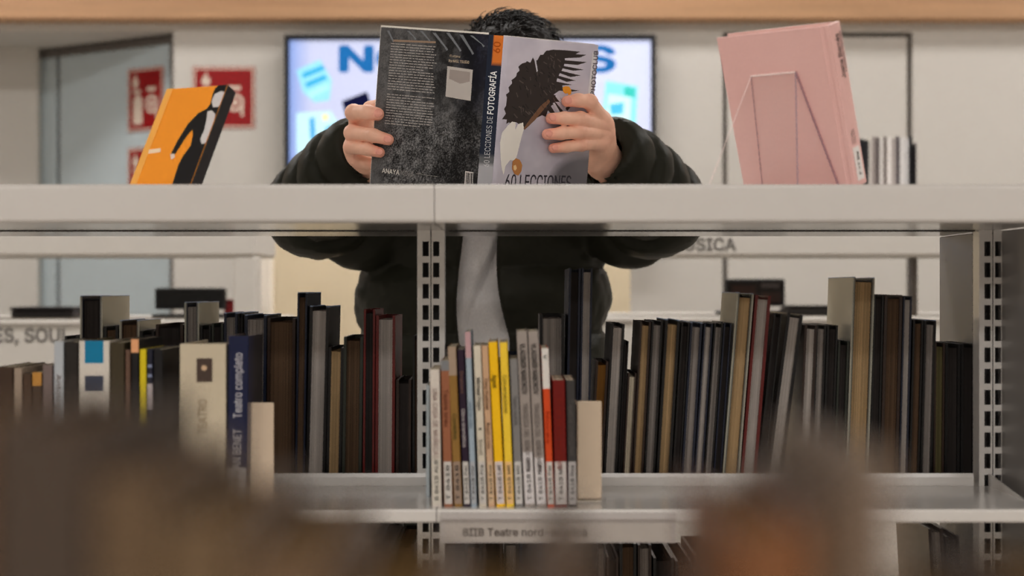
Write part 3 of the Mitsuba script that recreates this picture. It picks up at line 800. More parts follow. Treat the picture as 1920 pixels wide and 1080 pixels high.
spine_book('slim_paperback', 1026.5, 1040.5, 653, -2.2, (200, 70, 28), 'paperback with white top and orange red lower spine in the slim row', [('V', .93, .96, (60, 60, 56), True), ('Noces', .4, .6, (150, 40, 14), False)], bands=((.745, 1.0, (214, 210, 206), 0),), call='T 841B Per')
spine_book('slim_paperback', 1041, 1065, 713, -1.2, (104, 16, 12), 'short dark red paperback near the right end of the slim row', [('El cor de les tenebres', .3, .85, (130, 40, 30), False)], call='T 841B Mil', scol=(190, 184, 182))
spine_book('slim_paperback', 1066, 1083, 713, -1.0, (56, 54, 54), 'short charcoal paperback at the right end of the slim row beside the bookend', [('Teatre complet', .4, .85, (96, 92, 90), False)], call='T 841B Ros', side=(120, 114, 108), scol=(170, 166, 166))
k = spine_book('slim_paperback', 799, 806.5, 722, 0, (176, 188, 196), 'very thin pale blue booklet tucked behind the white paperback by the post', None, dep=2.06, sticker=False)

G2 = 'books at the left end of the shelf'
spine_book('shelved_book', -6, 25, 688, 0, (60, 44, 34), 'dark brown book at the photo\'s far left edge', None, sticker=.03)
spine_book('shelved_book', 26, 42, 690, 0, (150, 134, 120), 'thin beige book, second in from the far left edge', None, sticker=.03)
spine_book('shelved_book', 43, 60, 701, 0, (70, 52, 40), 'short brown book left of the ochre-topped one', None, sticker=.03)
spine_book('shelved_book', 61, 79, 698, 0, (66, 50, 38), 'short book with an ochre band at its top', None, sticker=.03, bands=((.9, 1.0, (178, 128, 60), 0),))
spine_book('shelved_book', 80, 99, 684, 0, (112, 98, 96), 'greyish brown book left of the pale blue-edged volume', None, sticker=.03)
spine_book('shelved_book', 101, 120, 640, 0, (172, 178, 186), 'white volume with a bluish left edge, left of the one with teal square', [('Antologia', .55, .8, (110, 96, 90), False)], side=(40, 34, 30))
spine_book('shelved_book', 121, 147, 641, 0, (34, 30, 28), 'black volume between the bluish white one and the teal square one', None)
spine_book('shelved_book', 148, 206, 639, 0, (206, 200, 192), 'thick white volume with a teal square on its spine', [], bands=((.865, 1.0, (8, 116, 158), .19), (.70, .79, (52, 60, 80), .19)), hard=True, side=(70, 62, 40), dp=.16, th=.004)
spine_book('shelved_book', 207, 234, 642, 0, (58, 50, 34), 'dark olive volume to the right of the teal square one', None)
spine_book('shelved_book', 235, 245, 656, 0, (96, 72, 60), 'thin brown volume left of the peach-topped black one', None)
spine_book('shelved_book', 246, 261, 636, 0, (20, 18, 20), 'black volume with a peach coloured top', None, bands=((.92, 1.0, (222, 160, 116), 0),))
spine_book('shelved_book', 262, 275, 655, 0, (206, 186, 24), 'thin yellow volume between two black ones at left', None)
spine_book('shelved_book', 276, 287, 654, 0, (26, 28, 44), 'thin navy volume with a pale label, right of the yellow one', None, bands=((.62, .78, (176, 166, 170), 0), (.82, .84, (120, 130, 160), .1), (.88, .9, (120, 130, 160), .1)))
spine_book('shelved_book', 288, 306, 655, 0, (18, 18, 22), 'black volume right of the navy one with pale label', None)
kb = spine_book('shelved_book', 337, 424.5, 645, 0, (196, 184, 162), 'thick beige volume with a small dark picture on its spine, left of the navy one', [('TEATRO', .45, .66, (150, 132, 108), False)], hard=True, dp=.17, sticker=False, down=False, th=.009)
hb = P(0, 645, 1.972)[2] - ZS
xk = P(337, 0, 1.972)[0]
part(kb, 'spine_picture', bx([P(369, 0, 1.972)[0], -0.2290, P(0, 716, 1.97)[2]], [P(398, 0, 1.972)[0], -0.2279, P(0, 672, 1.97)[2]]), 'gloss', (70, 56, 50))
part(kb, 'spine_picture', frame(trimesh.creation.cylinder(0.003, 0.0006, sections=14), [P(383, 0, 1.972)[0], -0.2292, P(0, 690, 1.97)[2]], [1, 0, 0], [0, 0, 1]), 'gloss', (200, 170, 140))
spine_book('shelved_book', 425.5, 464, 630, 0.5, (18, 25, 58), 'navy hardback lettered Teatro completo, left of the bookend', [('JUAN BENET', .165, .455, (176, 172, 176), False), ('Teatro completo', .52, .90, (196, 194, 204), False)], hard=True, dp=.115, side=(24, 25, 32), down=False, th=.0088, sticker=.042, call='T 860 Ben', scol=(150, 146, 146))


def bookend(lab, px0, px1, py0, dep):
    k = thing('bookend', lab, 'bookend')
    a, b = P(px0, py0, dep), P(px1, py0, dep)
    y = dep - 2.2
    part(k, 'plate', bx([a[0], y, ZS + 0.003], [b[0], y + 0.0025, a[2]], 0.0012), 'satin', (206, 186, 164))
    part(k, 'upright', bx([a[0], y + 0.0025, ZS + 0.001], [a[0] + 0.002, y + 0.10, a[2] - 0.004], 0.0008), 'satin', (200, 180, 160))
    part(k, 'base', bx([a[0], y + 0.002, ZS], [b[0], y + 0.11, ZS + 0.0012]), 'satin', (200, 190, 176))
    return k


bookend('beige metal bookend holding the right end of the slim books', 1082, 1128, 752, 2.02)
bookend('beige metal bookend right of the navy hardback', 466, 513, 755, 2.0)

# ------------------------------------------------------------------ books on display on top of the bookcase
def display_quad(corner_lt, corner_rt, slope_dir, dep_l, dep_r):
    pass


def oriented(o, e, up):
    """4x4 with x along e (the cover's width), y along the thickness away from the viewer, z along up"""
    e, up = np.asarray(e, float), np.asarray(up, float)
    M = np.eye(4)
    M[:3, 0], M[:3, 2] = e, up
    M[:3, 1] = np.cross(up, e)
    M[:3, 3] = o
    return M


def put(m, M):
    m = m.copy(); m.apply_transform(M); return m


# pink hardback: leans towards us on a clear easel, spine at its right
yaw = math.radians(42); th_ = math.radians(18)
l_ = np.array([-math.sin(yaw), -math.cos(yaw), 0]); e_ = np.array([math.cos(yaw), -math.sin(yaw), 0])
up_ = np.array([0, 0, math.cos(th_)]) + math.sin(th_) * l_
tp = P(1343, 71, 2.13)                         # top left corner of the cover seen
PW, PT = 0.150, 0.0245
PH = (tp[2] - ZT - 0.003) / up_[2]
o_ = tp - up_ * PH
MP = oriented(o_, e_, up_)
pk = thing('pink_hardback', 'pink cloth hardback standing on a clear easel, back cover towards us', 'book')
bt = 0.0028


def pink_fn(p, n, uv):
    import drjit as dr
    w = noise(p.x * 1400, p.y * 1400, p.z * 250) * 0.5 + noise(p.x * 350, p.y * 350, p.z * 1600) * 0.5
    b_ = fbm(p.x * 14, p.y * 14, p.z * 9, octaves=3)
    return mix((0.73, 0.42, 0.40), (0.83, 0.53, 0.505), 0.45 * w + 0.55 * b_)


scene['pink_cloth'] = {'type': 'twosided', 'bsdf': {'type': 'principled', 'base_color': mikit.proc(pink_fn), 'roughness': 0.45, 'specular': 0.4}}
part(pk, 'back_cover', put(bx([0, 0, 0], [PW - 0.010, bt, PH], 0.0008), MP), 'pink_cloth')
part(pk, 'front_cover', put(bx([0, PT - bt, 0], [PW - 0.006, PT, PH], 0.0008), MP), 'pink_cloth')
hinge = sg.Polygon([(PW - 0.0102, 0.0006), (PW - 0.007, 0.0012), (PW - 0.004, 0.0), (PW, 0.0006), (PW + 0.0012, PT * .3), (PW + 0.0012, PT * .7), (PW, PT - 0.0002), (PW - 0.006, PT), (PW - 0.006, PT - 0.003), (PW - 0.003, PT - 0.0035), (PW - 0.003, 0.0035), (PW - 0.0102, 0.003)])
part(pk, 'spine', put(prism(hinge, PH), MP), 'pink_cloth')
part(pk, 'pages', put(bx([0.004, bt + 0.0002, 0.004], [PW - 0.0035, PT - bt - 0.0002, PH - 0.004]), MP), 'paper', (226, 216, 204))


def on_spine(m, z, off=0.0):   # text lines that read from top to bottom on the spine
    q = frame(m, [PW + 0.00125, PT / 2 + off, z], [0, 0, -1], [0, 1, 0])
    return put(q, MP)


def on_spine_up(m, z, off=0.0):
    q = frame(m, [PW + 0.00125, PT / 2 + off, z], [0, 0, 1], [0, -1, 0])
    return put(q, MP)


# the easel's side of the book shows the spine lettering head down
part(pk, 'spine_title', on_spine_up(letters('Joana Biarnés', 0.0078, 0.050, 0.0002, True), PH - 0.062, 0.0035), 'paper', (44, 36, 38))
part(pk, 'spine_subtitle', on_spine_up(letters('A contracorrent, fotoperiodista', 0.0034, 0.046, 0.0002), PH - 0.056, 0.0085), 'paper', (70, 56, 56))
part(pk, 'spine_imprint', on_spine_up(cat([letters('FUNDACIÓ', 0.003, 0.016, 0.0002), letters('EDITORIAL', 0.003, 0.016, 0.0002).apply_translation([0, 0.0045, 0])]), 0.048, 0.002), 'paper', (60, 46, 46))
part(pk, 'call_number', put(bx([PW + 0.0012, 0.005, 0.006], [PW + 0.0017, PT - 0.006, 0.044]), MP), 'paper', (236, 232, 230))
q = frame(letters('F 77 Bia', 0.0042, 0.026, 0.0002, True), [PW + 0.0018, PT / 2 + 0.002, 0.012], [0, 0, 1], [0, -1, 0])
part(pk, 'call_lettering', put(q, MP), 'paper', (60, 56, 56))
# easel: clear folded sheet, its leg slopes from the book towards us
ez = thing('acrylic_easel', 'clear acrylic easel propping the pink hardback', 'book easel')


def slab(quad, t):
    q = np.asarray(quad, float)
    n = np.cross(q[1] - q[0], q[3] - q[0]); n /= np.linalg.norm(n)
    return hull(np.vstack([q, q + n * t]))


gap = 0.0015
A_ = lambda x, z, off=0.0: (MP @ np.array([x, -gap - off, z, 1.0]))[:3]
zt_ = PH * 0.74
xa_, xb_ = PW * 0.26, PW * 0.66
legx0, legx1 = PW * 0.05, PW * 0.86
flo = lambda x, out: np.array([(MP @ [x, 0, 0, 1])[0], (MP @ [x, 0, 0, 1])[1], ZT + 0.0006]) + out * l_
leg_quad = [flo(legx0, 0.085), flo(legx1, 0.085), A_(xb_, zt_), A_(xa_, zt_)]
back_quad = [A_(xa_ - 0.012, 0.004), A_(xb_ + 0.03, 0.004), A_(xb_, zt_), A_(xa_, zt_)]


def sheet(q):
    return trimesh.Trimesh(np.asarray(q, float), [[0, 1, 2], [0, 2, 3]], process=False)


part(ez, 'leg', sheet(leg_quad), 'clear_acrylic')
part(ez, 'backrest', sheet(back_quad), 'clear_acrylic')
er = lambda p, q, r=0.0009: tube([p, q], r, 6)
part(ez, 'edge', cat([er(leg_quad[0], leg_quad[3], .0005), er(leg_quad[3], leg_quad[2], .0012)]), 'gloss', (244, 224, 222))
part(ez, 'edge', cat([er(leg_quad[1], leg_quad[2], .0007)]), 'gloss', (150, 126, 142))
part(ez, 'edge', cat([er(back_quad[1], back_quad[2], .0011), er(back_quad[0], back_quad[3], .0005)]), 'gloss', (158, 118, 128))
part(ez, 'ledge', sheet([flo(legx0, 0.0), flo(legx1, 0.0), flo(legx1, 0.085), flo(legx0, 0.085)]), 'clear_acrylic')

# orange book: leans back on its easel, spine at its right
yaw = math.radians(30); th_ = math.radians(29)
l2 = np.array([math.sin(yaw), math.cos(yaw), 0]); e2 = np.array([math.cos(yaw), -math.sin(yaw), 0])
up2 = np.array([0, 0, math.cos(th_)]) + math.sin(th_) * l2
tp = P(313, 167, 2.17)
OW, OT = 0.0850, 0.016
OW = 0.090
OH = (tp[2] - ZT - 0.004) / up2[2]
MO = oriented(tp - up2 * OH, e2, up2)
ob = thing('orange_book', 'orange book with a dark suited figure on its cover, leaning on the bookcase top', 'book')
part(ob, 'cover', put(bx([0, 0, 0], [OW, 0.0012, OH], 0.0004), MO), 'gloss', (255, 158, 44))
part(ob, 'back_cover', put(bx([0, OT - 0.0012, 0], [OW, OT, OH], 0.0004), MO), 'gloss', (28, 26, 28))
part(ob, 'spine', put(bx([OW - 0.0002, 0, 0], [OW + 0.0012, OT, OH], 0.0004), MO), 'gloss', (34, 31, 33))
part(ob, 'pages', put(bx([0.002, 0.0013, 0.001], [OW - 0.0003, OT - 0.0013, OH - 0.0012]), MO), 'paper', (222, 212, 196))


def ocov(pts, layer=1):
    """print on the orange cover; pixels of the photograph -> cover coordinates"""
    out = []
    Hpx = lambda py: (py - 164) / 181.0
    for px, py in pts:
        f = Hpx(py)
        xl, xr = 313 - 55 * f, 431 - 46 * f
        out.append(((px - xl) / (xr - xl) * OW, OH * (1 - f * (P(0, 164, 2.2)[2] - P(0, 345, 2.2)[2]) / (up2[2] * OH) * 0.96)))
    g = sg.Polygon(out).buffer(0).intersection(sg.box(0, 0, OW - 0.0003, OH))
    return put(frame(prism(g, 0.0002), [0, -0.0002 * layer, 0], [1, 0, 0], [0, 0, 1]), MO)


part(ob, 'figure_print', cat([ocov([(418, 160), (450, 160), (450, 260), (440, 385), (338, 385), (352, 318), (360, 300), (372, 282), (374, 262), (372, 250), (362, 262), (352, 280), (342, 298), (334, 296), (345, 270), (362, 238), (380, 218), (396, 210), (402, 200), (404, 182), (408, 170)])]), 'gloss', (22, 21, 24))
part(ob, 'face_print', cat([ocov([(408, 182), (420, 176), (430, 180), (426, 196), (418, 208), (408, 208), (404, 196)], 2), ocov([(398, 216), (406, 214), (414, 222), (412, 240), (408, 262), (404, 278), (394, 280), (390, 270), (396, 252), (398, 232)], 2)]), 'gloss', (216, 212, 214))
part(ob, 'hand_print', ocov([(333, 297), (341, 296), (343, 304), (336, 308)], 2), 'gloss', (232, 214, 206))
part(ob, 'title_print', ocov([(288, 286), (312, 284), (312, 292), (287, 294)], 1), 'gloss', (250, 226, 196))
part(ob, 'edge_print', ocov([(312, 163), (326, 163), (260, 385), (242, 385)], 1), 'gloss', (255, 184, 88))
oe = thing('acrylic_easel', 'clear acrylic easel behind the orange book', 'book easel')
B_ = lambda x, z: (MO @ np.array([x, OT + 0.001, z, 1.0]))[:3]
bot = lambda x, out: np.array([B_(x, 0)[0], B_(x, 0)[1], ZT + 0.0006]) + out * l2
q1_ = [B_(OW * .2, 0.012), B_(OW * .8, 0.012), B_(OW * .65, OH * .62), B_(OW * .35, OH * .62)]
q2_ = [bot(OW * .2, 0.10), bot(OW * .8, 0.10), q1_[2], q1_[3]]
part(oe, 'backrest', sheet(q1_), 'clear_acrylic')
part(oe, 'leg', sheet(q2_), 'clear_acrylic')

# ------------------------------------------------------------------ the photography book in the reader's hands
LW, RW, BS, BH = 0.177, 0.186, 0.020, 0.236
angL, angR = math.atan2(.105, .156), math.atan2(.128, .135)
roll, pit = -math.radians(4.6), math.asin(0.118)
_s = np.linspace(-LW - BS / 2, RW + BS / 2, 600)


def heading(s):
    a = np.where(s < 0, -angL, angR)
    k_ = np.clip((np.abs(s) - BS / 2 + 0.002) / 0.018, 0, 1)
    k_ = k_ * k_ * (3 - 2 * k_)
    bow = np.where(s < 0, -0.20 * np.clip(1 - (np.abs(s) - BS / 2) / 0.08, 0, 1) * k_ + 0.08, 0.0)
    return np.where(np.abs(s) < BS / 2, 0.0, a * k_ + bow * 0) + 0.04


_hd = heading(_s)
_cx, _cy = np.concatenate([[0], np.cumsum(np.cos((_hd[1:] + _hd[:-1]) / 2) * np.diff(_s))]), np.concatenate([[0], np.cumsum(np.sin((_hd[1:] + _hd[:-1]) / 2) * np.diff(_s))])
_i0 = np.argmin(np.abs(_s)); _cx -= _cx[_i0]; _cy -= _cy[_i0]
Rp = np.array([[1, 0, 0], [0, math.cos(pit), -math.sin(pit)], [0, math.sin(pit), math.cos(pit)]])
Rr = np.array([[math.cos(roll), 0, -math.sin(roll)], [0, 1, 0], [math.sin(roll), 0, math.cos(roll)]])
top_anchor = P(930, 66, 2.49)


def B(s, v, off=0.0):
    """point of the open book: s along the cover across the spine (right positive), v up from the bottom, off towards the camera"""
    s, v, off = np.broadcast_arrays(np.asarray(s, float), np.asarray(v, float), np.asarray(off, float))
    x, y = np.interp(s, _s, _cx), np.interp(s, _s, _cy)
    out = s - np.clip(s, _s[0], _s[-1])
    h_ = np.interp(s, _s, _hd)
    x = x + out * np.cos(h_); y = y + out * np.sin(h_)
    q = np.stack([x + off * np.sin(h_), y - off * np.cos(h_), v - BH], -1)
    return q @ Rp.T @ Rr.T + top_anchor


def wrap(m, maxedge=0.004):
    """a flat mesh in (s, v, off) onto the book"""
    v, f = m.vertices, m.faces
    v, f = trimesh.remesh.subdivide_to_size(v, f, maxedge, max_iter=12)
    return trimesh.Trimesh(B(v[:, 0], v[:, 1], v[:, 2]), f, process=False)


def strip(s0, s1, v0, v1, off, thick, ns, nv, colfn=None):
    S, Vv = np.linspace(s0, s1, ns + 1), np.linspace(v0, v1, nv + 1)
    g = np.stack(np.meshgrid(S, Vv, indexing='ij'), -1).reshape(-1, 2)
    n = len(g)
    f = []
    I = lambda i, j: i * (nv + 1) + j
    ii, jj = np.meshgrid(np.arange(ns), np.arange(nv), indexing='ij')
    q = np.stack([I(ii, jj), I(ii + 1, jj), I(ii + 1, jj + 1), I(ii, jj + 1)], -1).reshape(-1, 4)
    front, back = q, q[:, ::-1] + n
    ring = [I(i, 0) for i in range(ns)] + [I(ns, j) for j in range(nv)] + [I(i, nv) for i in range(ns, 0, -1)] + [I(0, j) for j in range(nv, 0, -1)]
    ring = np.array(ring); nxt = np.roll(ring, -1)
    side = np.stack([ring, ring + n, nxt + n, nxt], 1)
    Q = np.vstack([front, back, side])
    V = np.vstack([B(g[:, 0], g[:, 1], off), B(g[:, 0], g[:, 1], off - thick)])
    m = trimesh.Trimesh(V, np.vstack([Q[:, [0, 1, 2]], Q[:, [0, 2, 3]]]), process=False)
    c = None
    if colfn is not None:
        c1 = colfn(g[:, 0], g[:, 1])
        c = np.vstack([c1, np.tile([225, 220, 215], (n, 1))])
    return m, c


pb_ = thing('photography_book', 'open glossy photography book with an eagle on its cover, held up before the reader\'s face', 'book')
_b0 = BS / 2


def back_col(s, v):
    u = (-s - _b0) / LW                 # 0 at the spine, 1 at the left edge
    w = 1 - v / BH                      # 0 at the top
    p = np.stack([s * 90, v * 90, s * 0], -1)
    f1 = meshkit.fbm(p * 1.0, 4, 3); f2 = meshkit.fbm(p * 8.5, 2, 8)
    c = 92 - 30 * np.clip((f1 - .42) * 5, 0, 1) * np.clip((1.02 - u) * 6, 0, 1)
    grain = (f2 - .5) * 120 * np.clip((w - .42) * 6, 0, 1) * np.clip((.93 - u) * 8, 0, 1)
    grain += (f2 - .5) * 40
    dark = np.clip((.62 - u) * 5, 0, 1) * np.clip((.46 - w) * 6, 0, 1) * 26 + 40 * np.clip((.16 - np.abs(u - .10)) * 12, 0, 1)
    dark = dark + 34 * np.clip((meshkit.fbm(p * .35, 3, 21) - .52) * 8, 0, 1) * np.clip((w - .62) * 8, 0, 1) * np.clip((.88 - u) * 10, 0, 1)
    g = np.clip(c + grain - dark, 10, 150)
    blue = np.clip((.30 - u) * 4, 0, 1) * np.clip((.5 - w) * 4, 0, 1)
    return np.stack([g, g + 2 * blue, g + 2 + 16 * blue], -1)


def front_col(s, v):
    u, w = (s - _b0) / RW, 1 - v / BH
    p = np.stack([s * 22, v * 30, s * 0], -1)
    f = meshkit.fbm(p, 4, 31)
    r = np.stack([196 + (f - .5) * 40 - 18 * w, 191 + (f - .5) * 40 - 18 * w, 206 + (f - .5) * 36 - 22 * w], -1)
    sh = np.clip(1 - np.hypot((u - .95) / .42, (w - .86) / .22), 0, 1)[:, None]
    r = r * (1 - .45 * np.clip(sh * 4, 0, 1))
    return np.clip(r, 0, 255)


m, c = strip(-LW - _b0, -_b0, 0, BH, 0, 0.0006, 200, 260, back_col)
part(pb_, 'back_cover', m, 'gloss', c, True)
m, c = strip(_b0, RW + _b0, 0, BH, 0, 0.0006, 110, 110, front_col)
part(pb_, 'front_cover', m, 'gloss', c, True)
m, c = strip(-_b0, _b0, 0, BH, 0, 0.0006, 10, 40, lambda s, v: np.where((1 - v / BH < .16)[:, None] & (s > -.004)[:, None], [214, 116, 40], np.where((1 - v / BH < .70)[:, None], [20, 30, 50], np.where((1 - v / BH < .74)[:, None], [92, 94, 98], [168, 168, 174]))))
part(pb_, 'spine', m, 'gloss', c, True)
m, c = strip(-LW - _b0 - .0012, -_b0, 0.001, BH + .0026, -0.0008, 0.0075, 40, 2)
part(pb_, 'pages', m, 'paper', (232, 228, 222))
m, c = strip(_b0, RW + _b0 - .006, 0.001, BH + .0008, -0.0008, 0.006, 40, 2)
part(pb_, 'pages', m, 'paper', (232, 228, 222))

VIS = 0.85


def fpx(zx, zy):
    """print of the front cover, from the photograph"""
    px, py = 880 + zx / 3.725, 60 + zy / 3.725
    f = (py - 68) / 275.0
    xl, xr = 944 - 22 * f, 1118 - 27 * f
    u = (px - xl) / (xr - xl)
    f2 = (py - (68 + 11 * u * (1 - f))) / 275.0
    return (_b0 + u * RW, BH * (1 - f2 * VIS))


def fprint(polys, layer=1):
    g = unary_union([sg.Polygon([fpx(*q) for q in pts]).buffer(0) for pts in polys]).intersection(sg.box(_b0, 0, RW + _b0 - .0005, BH))
    return wrap(prism(g, 0.00012, 0.00015 * layer))


wing = [(510, 122), (560, 112), (650, 114), (750, 120), (716, 138), (792, 140), (748, 160), (640, 168), (640, 182), (796, 190), (730, 212), (636, 206), (634, 222), (778, 244), (700, 252), (624, 238), (616, 256), (752, 284), (680, 296), (604, 272), (596, 290), (716, 320), (650, 330), (586, 306), (580, 330), (690, 350), (620, 356), (625, 375), (740, 388), (690, 396), (600, 392), (560, 420), (600, 440), (680, 500), (655, 530), (600, 470), (570, 470), (628, 535), (600, 550), (556, 490), (540, 500), (575, 556), (545, 556), (520, 530), (505, 575), (480, 565), (450, 580), (400, 610), (360, 668), (340, 640), (300, 615), (296, 672), (276, 640), (258, 618), (240, 632), (244, 600), (216, 600), (238, 560), (228, 530), (240, 505), (246, 450), (240, 430), (262, 410), (256, 380), (280, 350), (276, 330), (306, 305), (312, 280), (330, 262), (322, 236), (346, 214), (372, 206), (380, 196), (402, 208), (420, 170), (432, 196), (452, 186), (470, 150), (490, 150)]
part(pb_, 'eagle_print', fprint([wing], 1), 'gloss', (46, 38, 37))
rr = random.Random(4)
tex = []
for i in range(120):
    x, y = rr.uniform(270, 600), rr.uniform(130, 560)
    if sg.Polygon(wing).buffer(-14).contains(sg.Point(x, y)):
        a_ = rr.uniform(0.6, 1.7); l0 = rr.uniform(14, 40)
        dx, dy = math.cos(a_) * l0, math.sin(a_) * l0
        tex.append([(x, y), (x + dx + 3, y + dy), (x + dx - 2, y + dy + 5), (x - 4, y + 6)])
for tx_, tc_, tl_ in ((tex[::2], (30, 25, 26), 'printed dark feathers'), (tex[1::2], (78, 68, 66), 'printed lighter brown feathers')):
    kk = part(pb_, 'feather_print', fprint(tx_, 2), 'gloss', tc_); labels[kk] = {'kind': 'stuff', 'label': tl_}
part(pb_, 'leg_print', fprint([[(526, 452), (536, 470), (430, 600), (362, 668), (352, 660), (400, 590), (470, 500)]], 2), 'gloss', (112, 80, 60))
part(pb_, 'talon_print', fprint([[(622, 372), (640, 360), (668, 362), (684, 385), (682, 412), (664, 422), (660, 408), (640, 412), (626, 398)]], 2), 'gloss', (226, 150, 40))
kk = part(pb_, 'tail_print', fprint([[(570, 430), (590, 426), (650, 500), (640, 520)], [(552, 480), (566, 476), (604, 540), (590, 548)], [(600, 425), (660, 440), (668, 470), (620, 450)], [(430, 190), (440, 186), (452, 262), (444, 270)]], 2), 'gloss', (196, 194, 204)); labels[kk] = {'kind': 'stuff', 'label': 'printed pale tail feathers'}
part(pb_, 'head_print', fprint([[(250, 640), (276, 614), (300, 618), (298, 670), (318, 630), (350, 618), (356, 660), (334, 740), (312, 830), (296, 884), (262, 880), (232, 920), (218, 985), (206, 930), (202, 860), (202, 760), (214, 690)]], 2), 'gloss', (226, 222, 216))
part(pb_, 'beak_print', fprint([[(278, 890), (300, 866), (326, 876), (342, 912), (336, 956), (316, 986), (290, 976), (274, 940)]], 3), 'gloss', (176, 118, 66))
part(pb_, 'eye_print', fprint([[(284, 918), (298, 912), (306, 934), (296, 952), (284, 944)]], 4), 'gloss', (222, 190, 140))


def wrapped_text(text, height, width, s0, v0, vertical, bold, layer=2):
    m = letters(text, height, width, 0.00012, bold)
    v = m.vertices.copy()
    if vertical:      # reads upwards
        m.vertices = np.stack([s0 - v[:, 1], v0 + v[:, 0], 0.0002 * layer + v[:, 2]], 1)
    else:
        m.vertices = np.stack([s0 + v[:, 0], v0 + v[:, 1], 0.0002 * layer + v[:, 2]], 1)
    return wrap(m)


a = fpx(228, 1058); b = fpx(672, 1058)
part(pb_, 'title_print', wrapped_text('60 LECCIONES', 0.0195, b[0] - a[0], a[0], a[1] - .004, False, False), 'paper', (56, 54, 60))
part(pb_, 'title_print', wrapped_text('DE FOTOGRAFÍA', 0.012, b[0] - a[0], a[0], 0.012, False, False), 'paper', (56, 54, 60))
a = fpx(838, 440); b = fpx(852, 125)
g = fprint([[(800, 434), (826, 434), (866, 122), (840, 120)]], 1)
part(pb_, 'series_print', g, 'gloss', (214, 212, 216))
part(pb_, 'series_lettering', wrapped_text('PHOTOCLUB', 0.0088, 0.062, fpx(850, 300)[0] + .0035, fpx(830, 415)[1], True, True), 'paper', (84, 80, 90))
part(pb_, 'spine_title', wrapped_text('60 LECCIONES DE', 0.0075, 0.068, 0.0040, BH * 0.25, True, False), 'paper', (196, 196, 200))
part(pb_, 'spine_title', wrapped_text('FOTOGRAFÍA', 0.0082, 0.058, 0.0044, BH * 0.25 + 0.071, True, True), 'paper', (240, 240, 242))
part(pb_, 'spine_emblem', cat([wrapped_text('60', 0.009, 0.015, 0.0066, BH * .90, True, True)]), 'paper', (176, 84, 30))


def bpx(px, py):
    """print of the back cover, from the photograph"""
    f = (py - 58) / 286.0
    xl, xr = 712 - 14 * f, 922 - 22 * f
    return (-_b0 - (1 - (px - xl) / (xr - xl)) * LW, BH * (1 - f * VIS))


def bprint(polys, layer=1):
    g = unary_union([sg.Polygon([bpx(*q) for q in pts]).buffer(0) for pts in polys]).intersection(sg.box(-LW - _b0 + .0005, 0, -_b0, BH))
    return wrap(prism(g, 0.00012, 0.00015 * layer))


lines = []
for r_ in range(31):
    y = 88 + r_ * 5.25
    x = 733 - (y - 88) * .06
    end = 825 - rr.uniform(0, 6) - (22 if r_ in (9, 20, 30) else 0) - (y - 88) * .03
    if r_ == 18:
        continue
    while x < end - 2:
        w = min(rr.uniform(3, 11), end - x)
        lines.append([(x, y), (x + w, y), (x + w, y + 1.7), (x, y + 1.7)])
        x += w + rr.uniform(1.2, 2.0)
kk = part(pb_, 'blurb_print', bprint(lines), 'paper', (172, 166, 164)); labels[kk] = {'kind': 'stuff', 'label': 'small pale lines of print'}
part(pb_, 'heading_print', bprint([[(736, 81), (822, 78), (822, 82), (736, 85)]]), 'paper', (150, 128, 112))
fe = []
for x0_, y0_, x1_, y1_, w_ in ((815, 62, 842, 92, 7), (842, 60, 868, 92, 7), (868, 62, 892, 96, 7), (888, 62, 912, 80, 6), (724, 64, 736, 84, 5), (764, 62, 780, 76, 6), (790, 60, 808, 78, 6)):
    fe.append([(x0_, y0_), (x0_ + w_, y0_), (x1_ + w_ * .6, y1_), (x1_ + 1, y1_ + 3), (x1_ - 2, y1_ - 3)])
kk = part(pb_, 'feather_print', bprint(fe), 'gloss', (118, 122, 128)); labels[kk] = {'kind': 'stuff', 'label': 'printed pale wing feathers'}
part(pb_, 'photo_print', bprint([[(845, 124), (894, 127), (890, 187), (842, 183)]]), 'gloss', (190, 184, 180))
part(pb_, 'photo_print', bprint([[(850, 130), (889, 132), (888, 150), (870, 156), (849, 148)]], 2), 'gloss', (160, 150, 146))
part(pb_, 'barcode', bprint([[(880, 322), (894, 323), (893, 352), (878, 351)]]), 'paper', (205, 200, 198))
part(pb_, 'barcode', bprint([[(882 + q, 325), (883.2 + q, 325), (882.2 + q, 349), (881 + q, 349)] for q in (0, 2.2, 3.8, 6, 8.4, 9.8)], 2), 'paper', (60, 58, 58))
o = bpx(720, 345)
part(pb_, 'publisher_print', wrapped_text('ANAYA', 0.0065, 0.030, o[0], o[1], False, True), 'paper', (214, 210, 206))
part(pb_, 'publisher_print', wrapped_text('PHOTO CLUB', 0.0062, 0.022, bpx(756, 345)[0], o[1], False, False), 'paper', (150, 146, 144))
part(pb_, 'publisher_print', bprint([[(787, 338), (828, 339), (828, 340), (787, 339)]]), 'paper', (140, 138, 136))
part(pb_, 'author_print', cat([wrapped_text('El original', 0.0030, 0.017, *bpx(850, 106), False, False), wrapped_text('Por RAÚL TOLEDO', 0.0036, 0.033, *bpx(848, 116), False, True)]), 'paper', (196, 180, 160))

# ------------------------------------------------------------------ the reader
pers = thing('person', 'person in an open dark olive puffer jacket over a grey T-shirt, holding the open book', 'person')


def plane_of(side):
    s0, s1 = (-LW - _b0, -_b0 - .09) if side < 0 else (_b0 + .06, RW + _b0)
    q = B(np.array([s0, s1, s1]), np.array([0.05, 0.05, 0.2]))
    n = np.cross(q[1] - q[0], q[2] - q[0]); n /= np.linalg.norm(n)
    return q[1 if side > 0 else 0], (n if n[1] < 0 else -n)


PLN = {s: plane_of(s) for s in (-1, 1)}


def onc(side, px, py, off):
    """point over the plane of a cover, at a height off above it, in line with a pixel"""
    p0, n = PLN[side]
    dvec = np.array([(px - 960) / F, 1.0, (540 - py) / F])
    t = (((p0 + n * off) - EYE) @ n) / (dvec @ n)
    return EYE + dvec * t


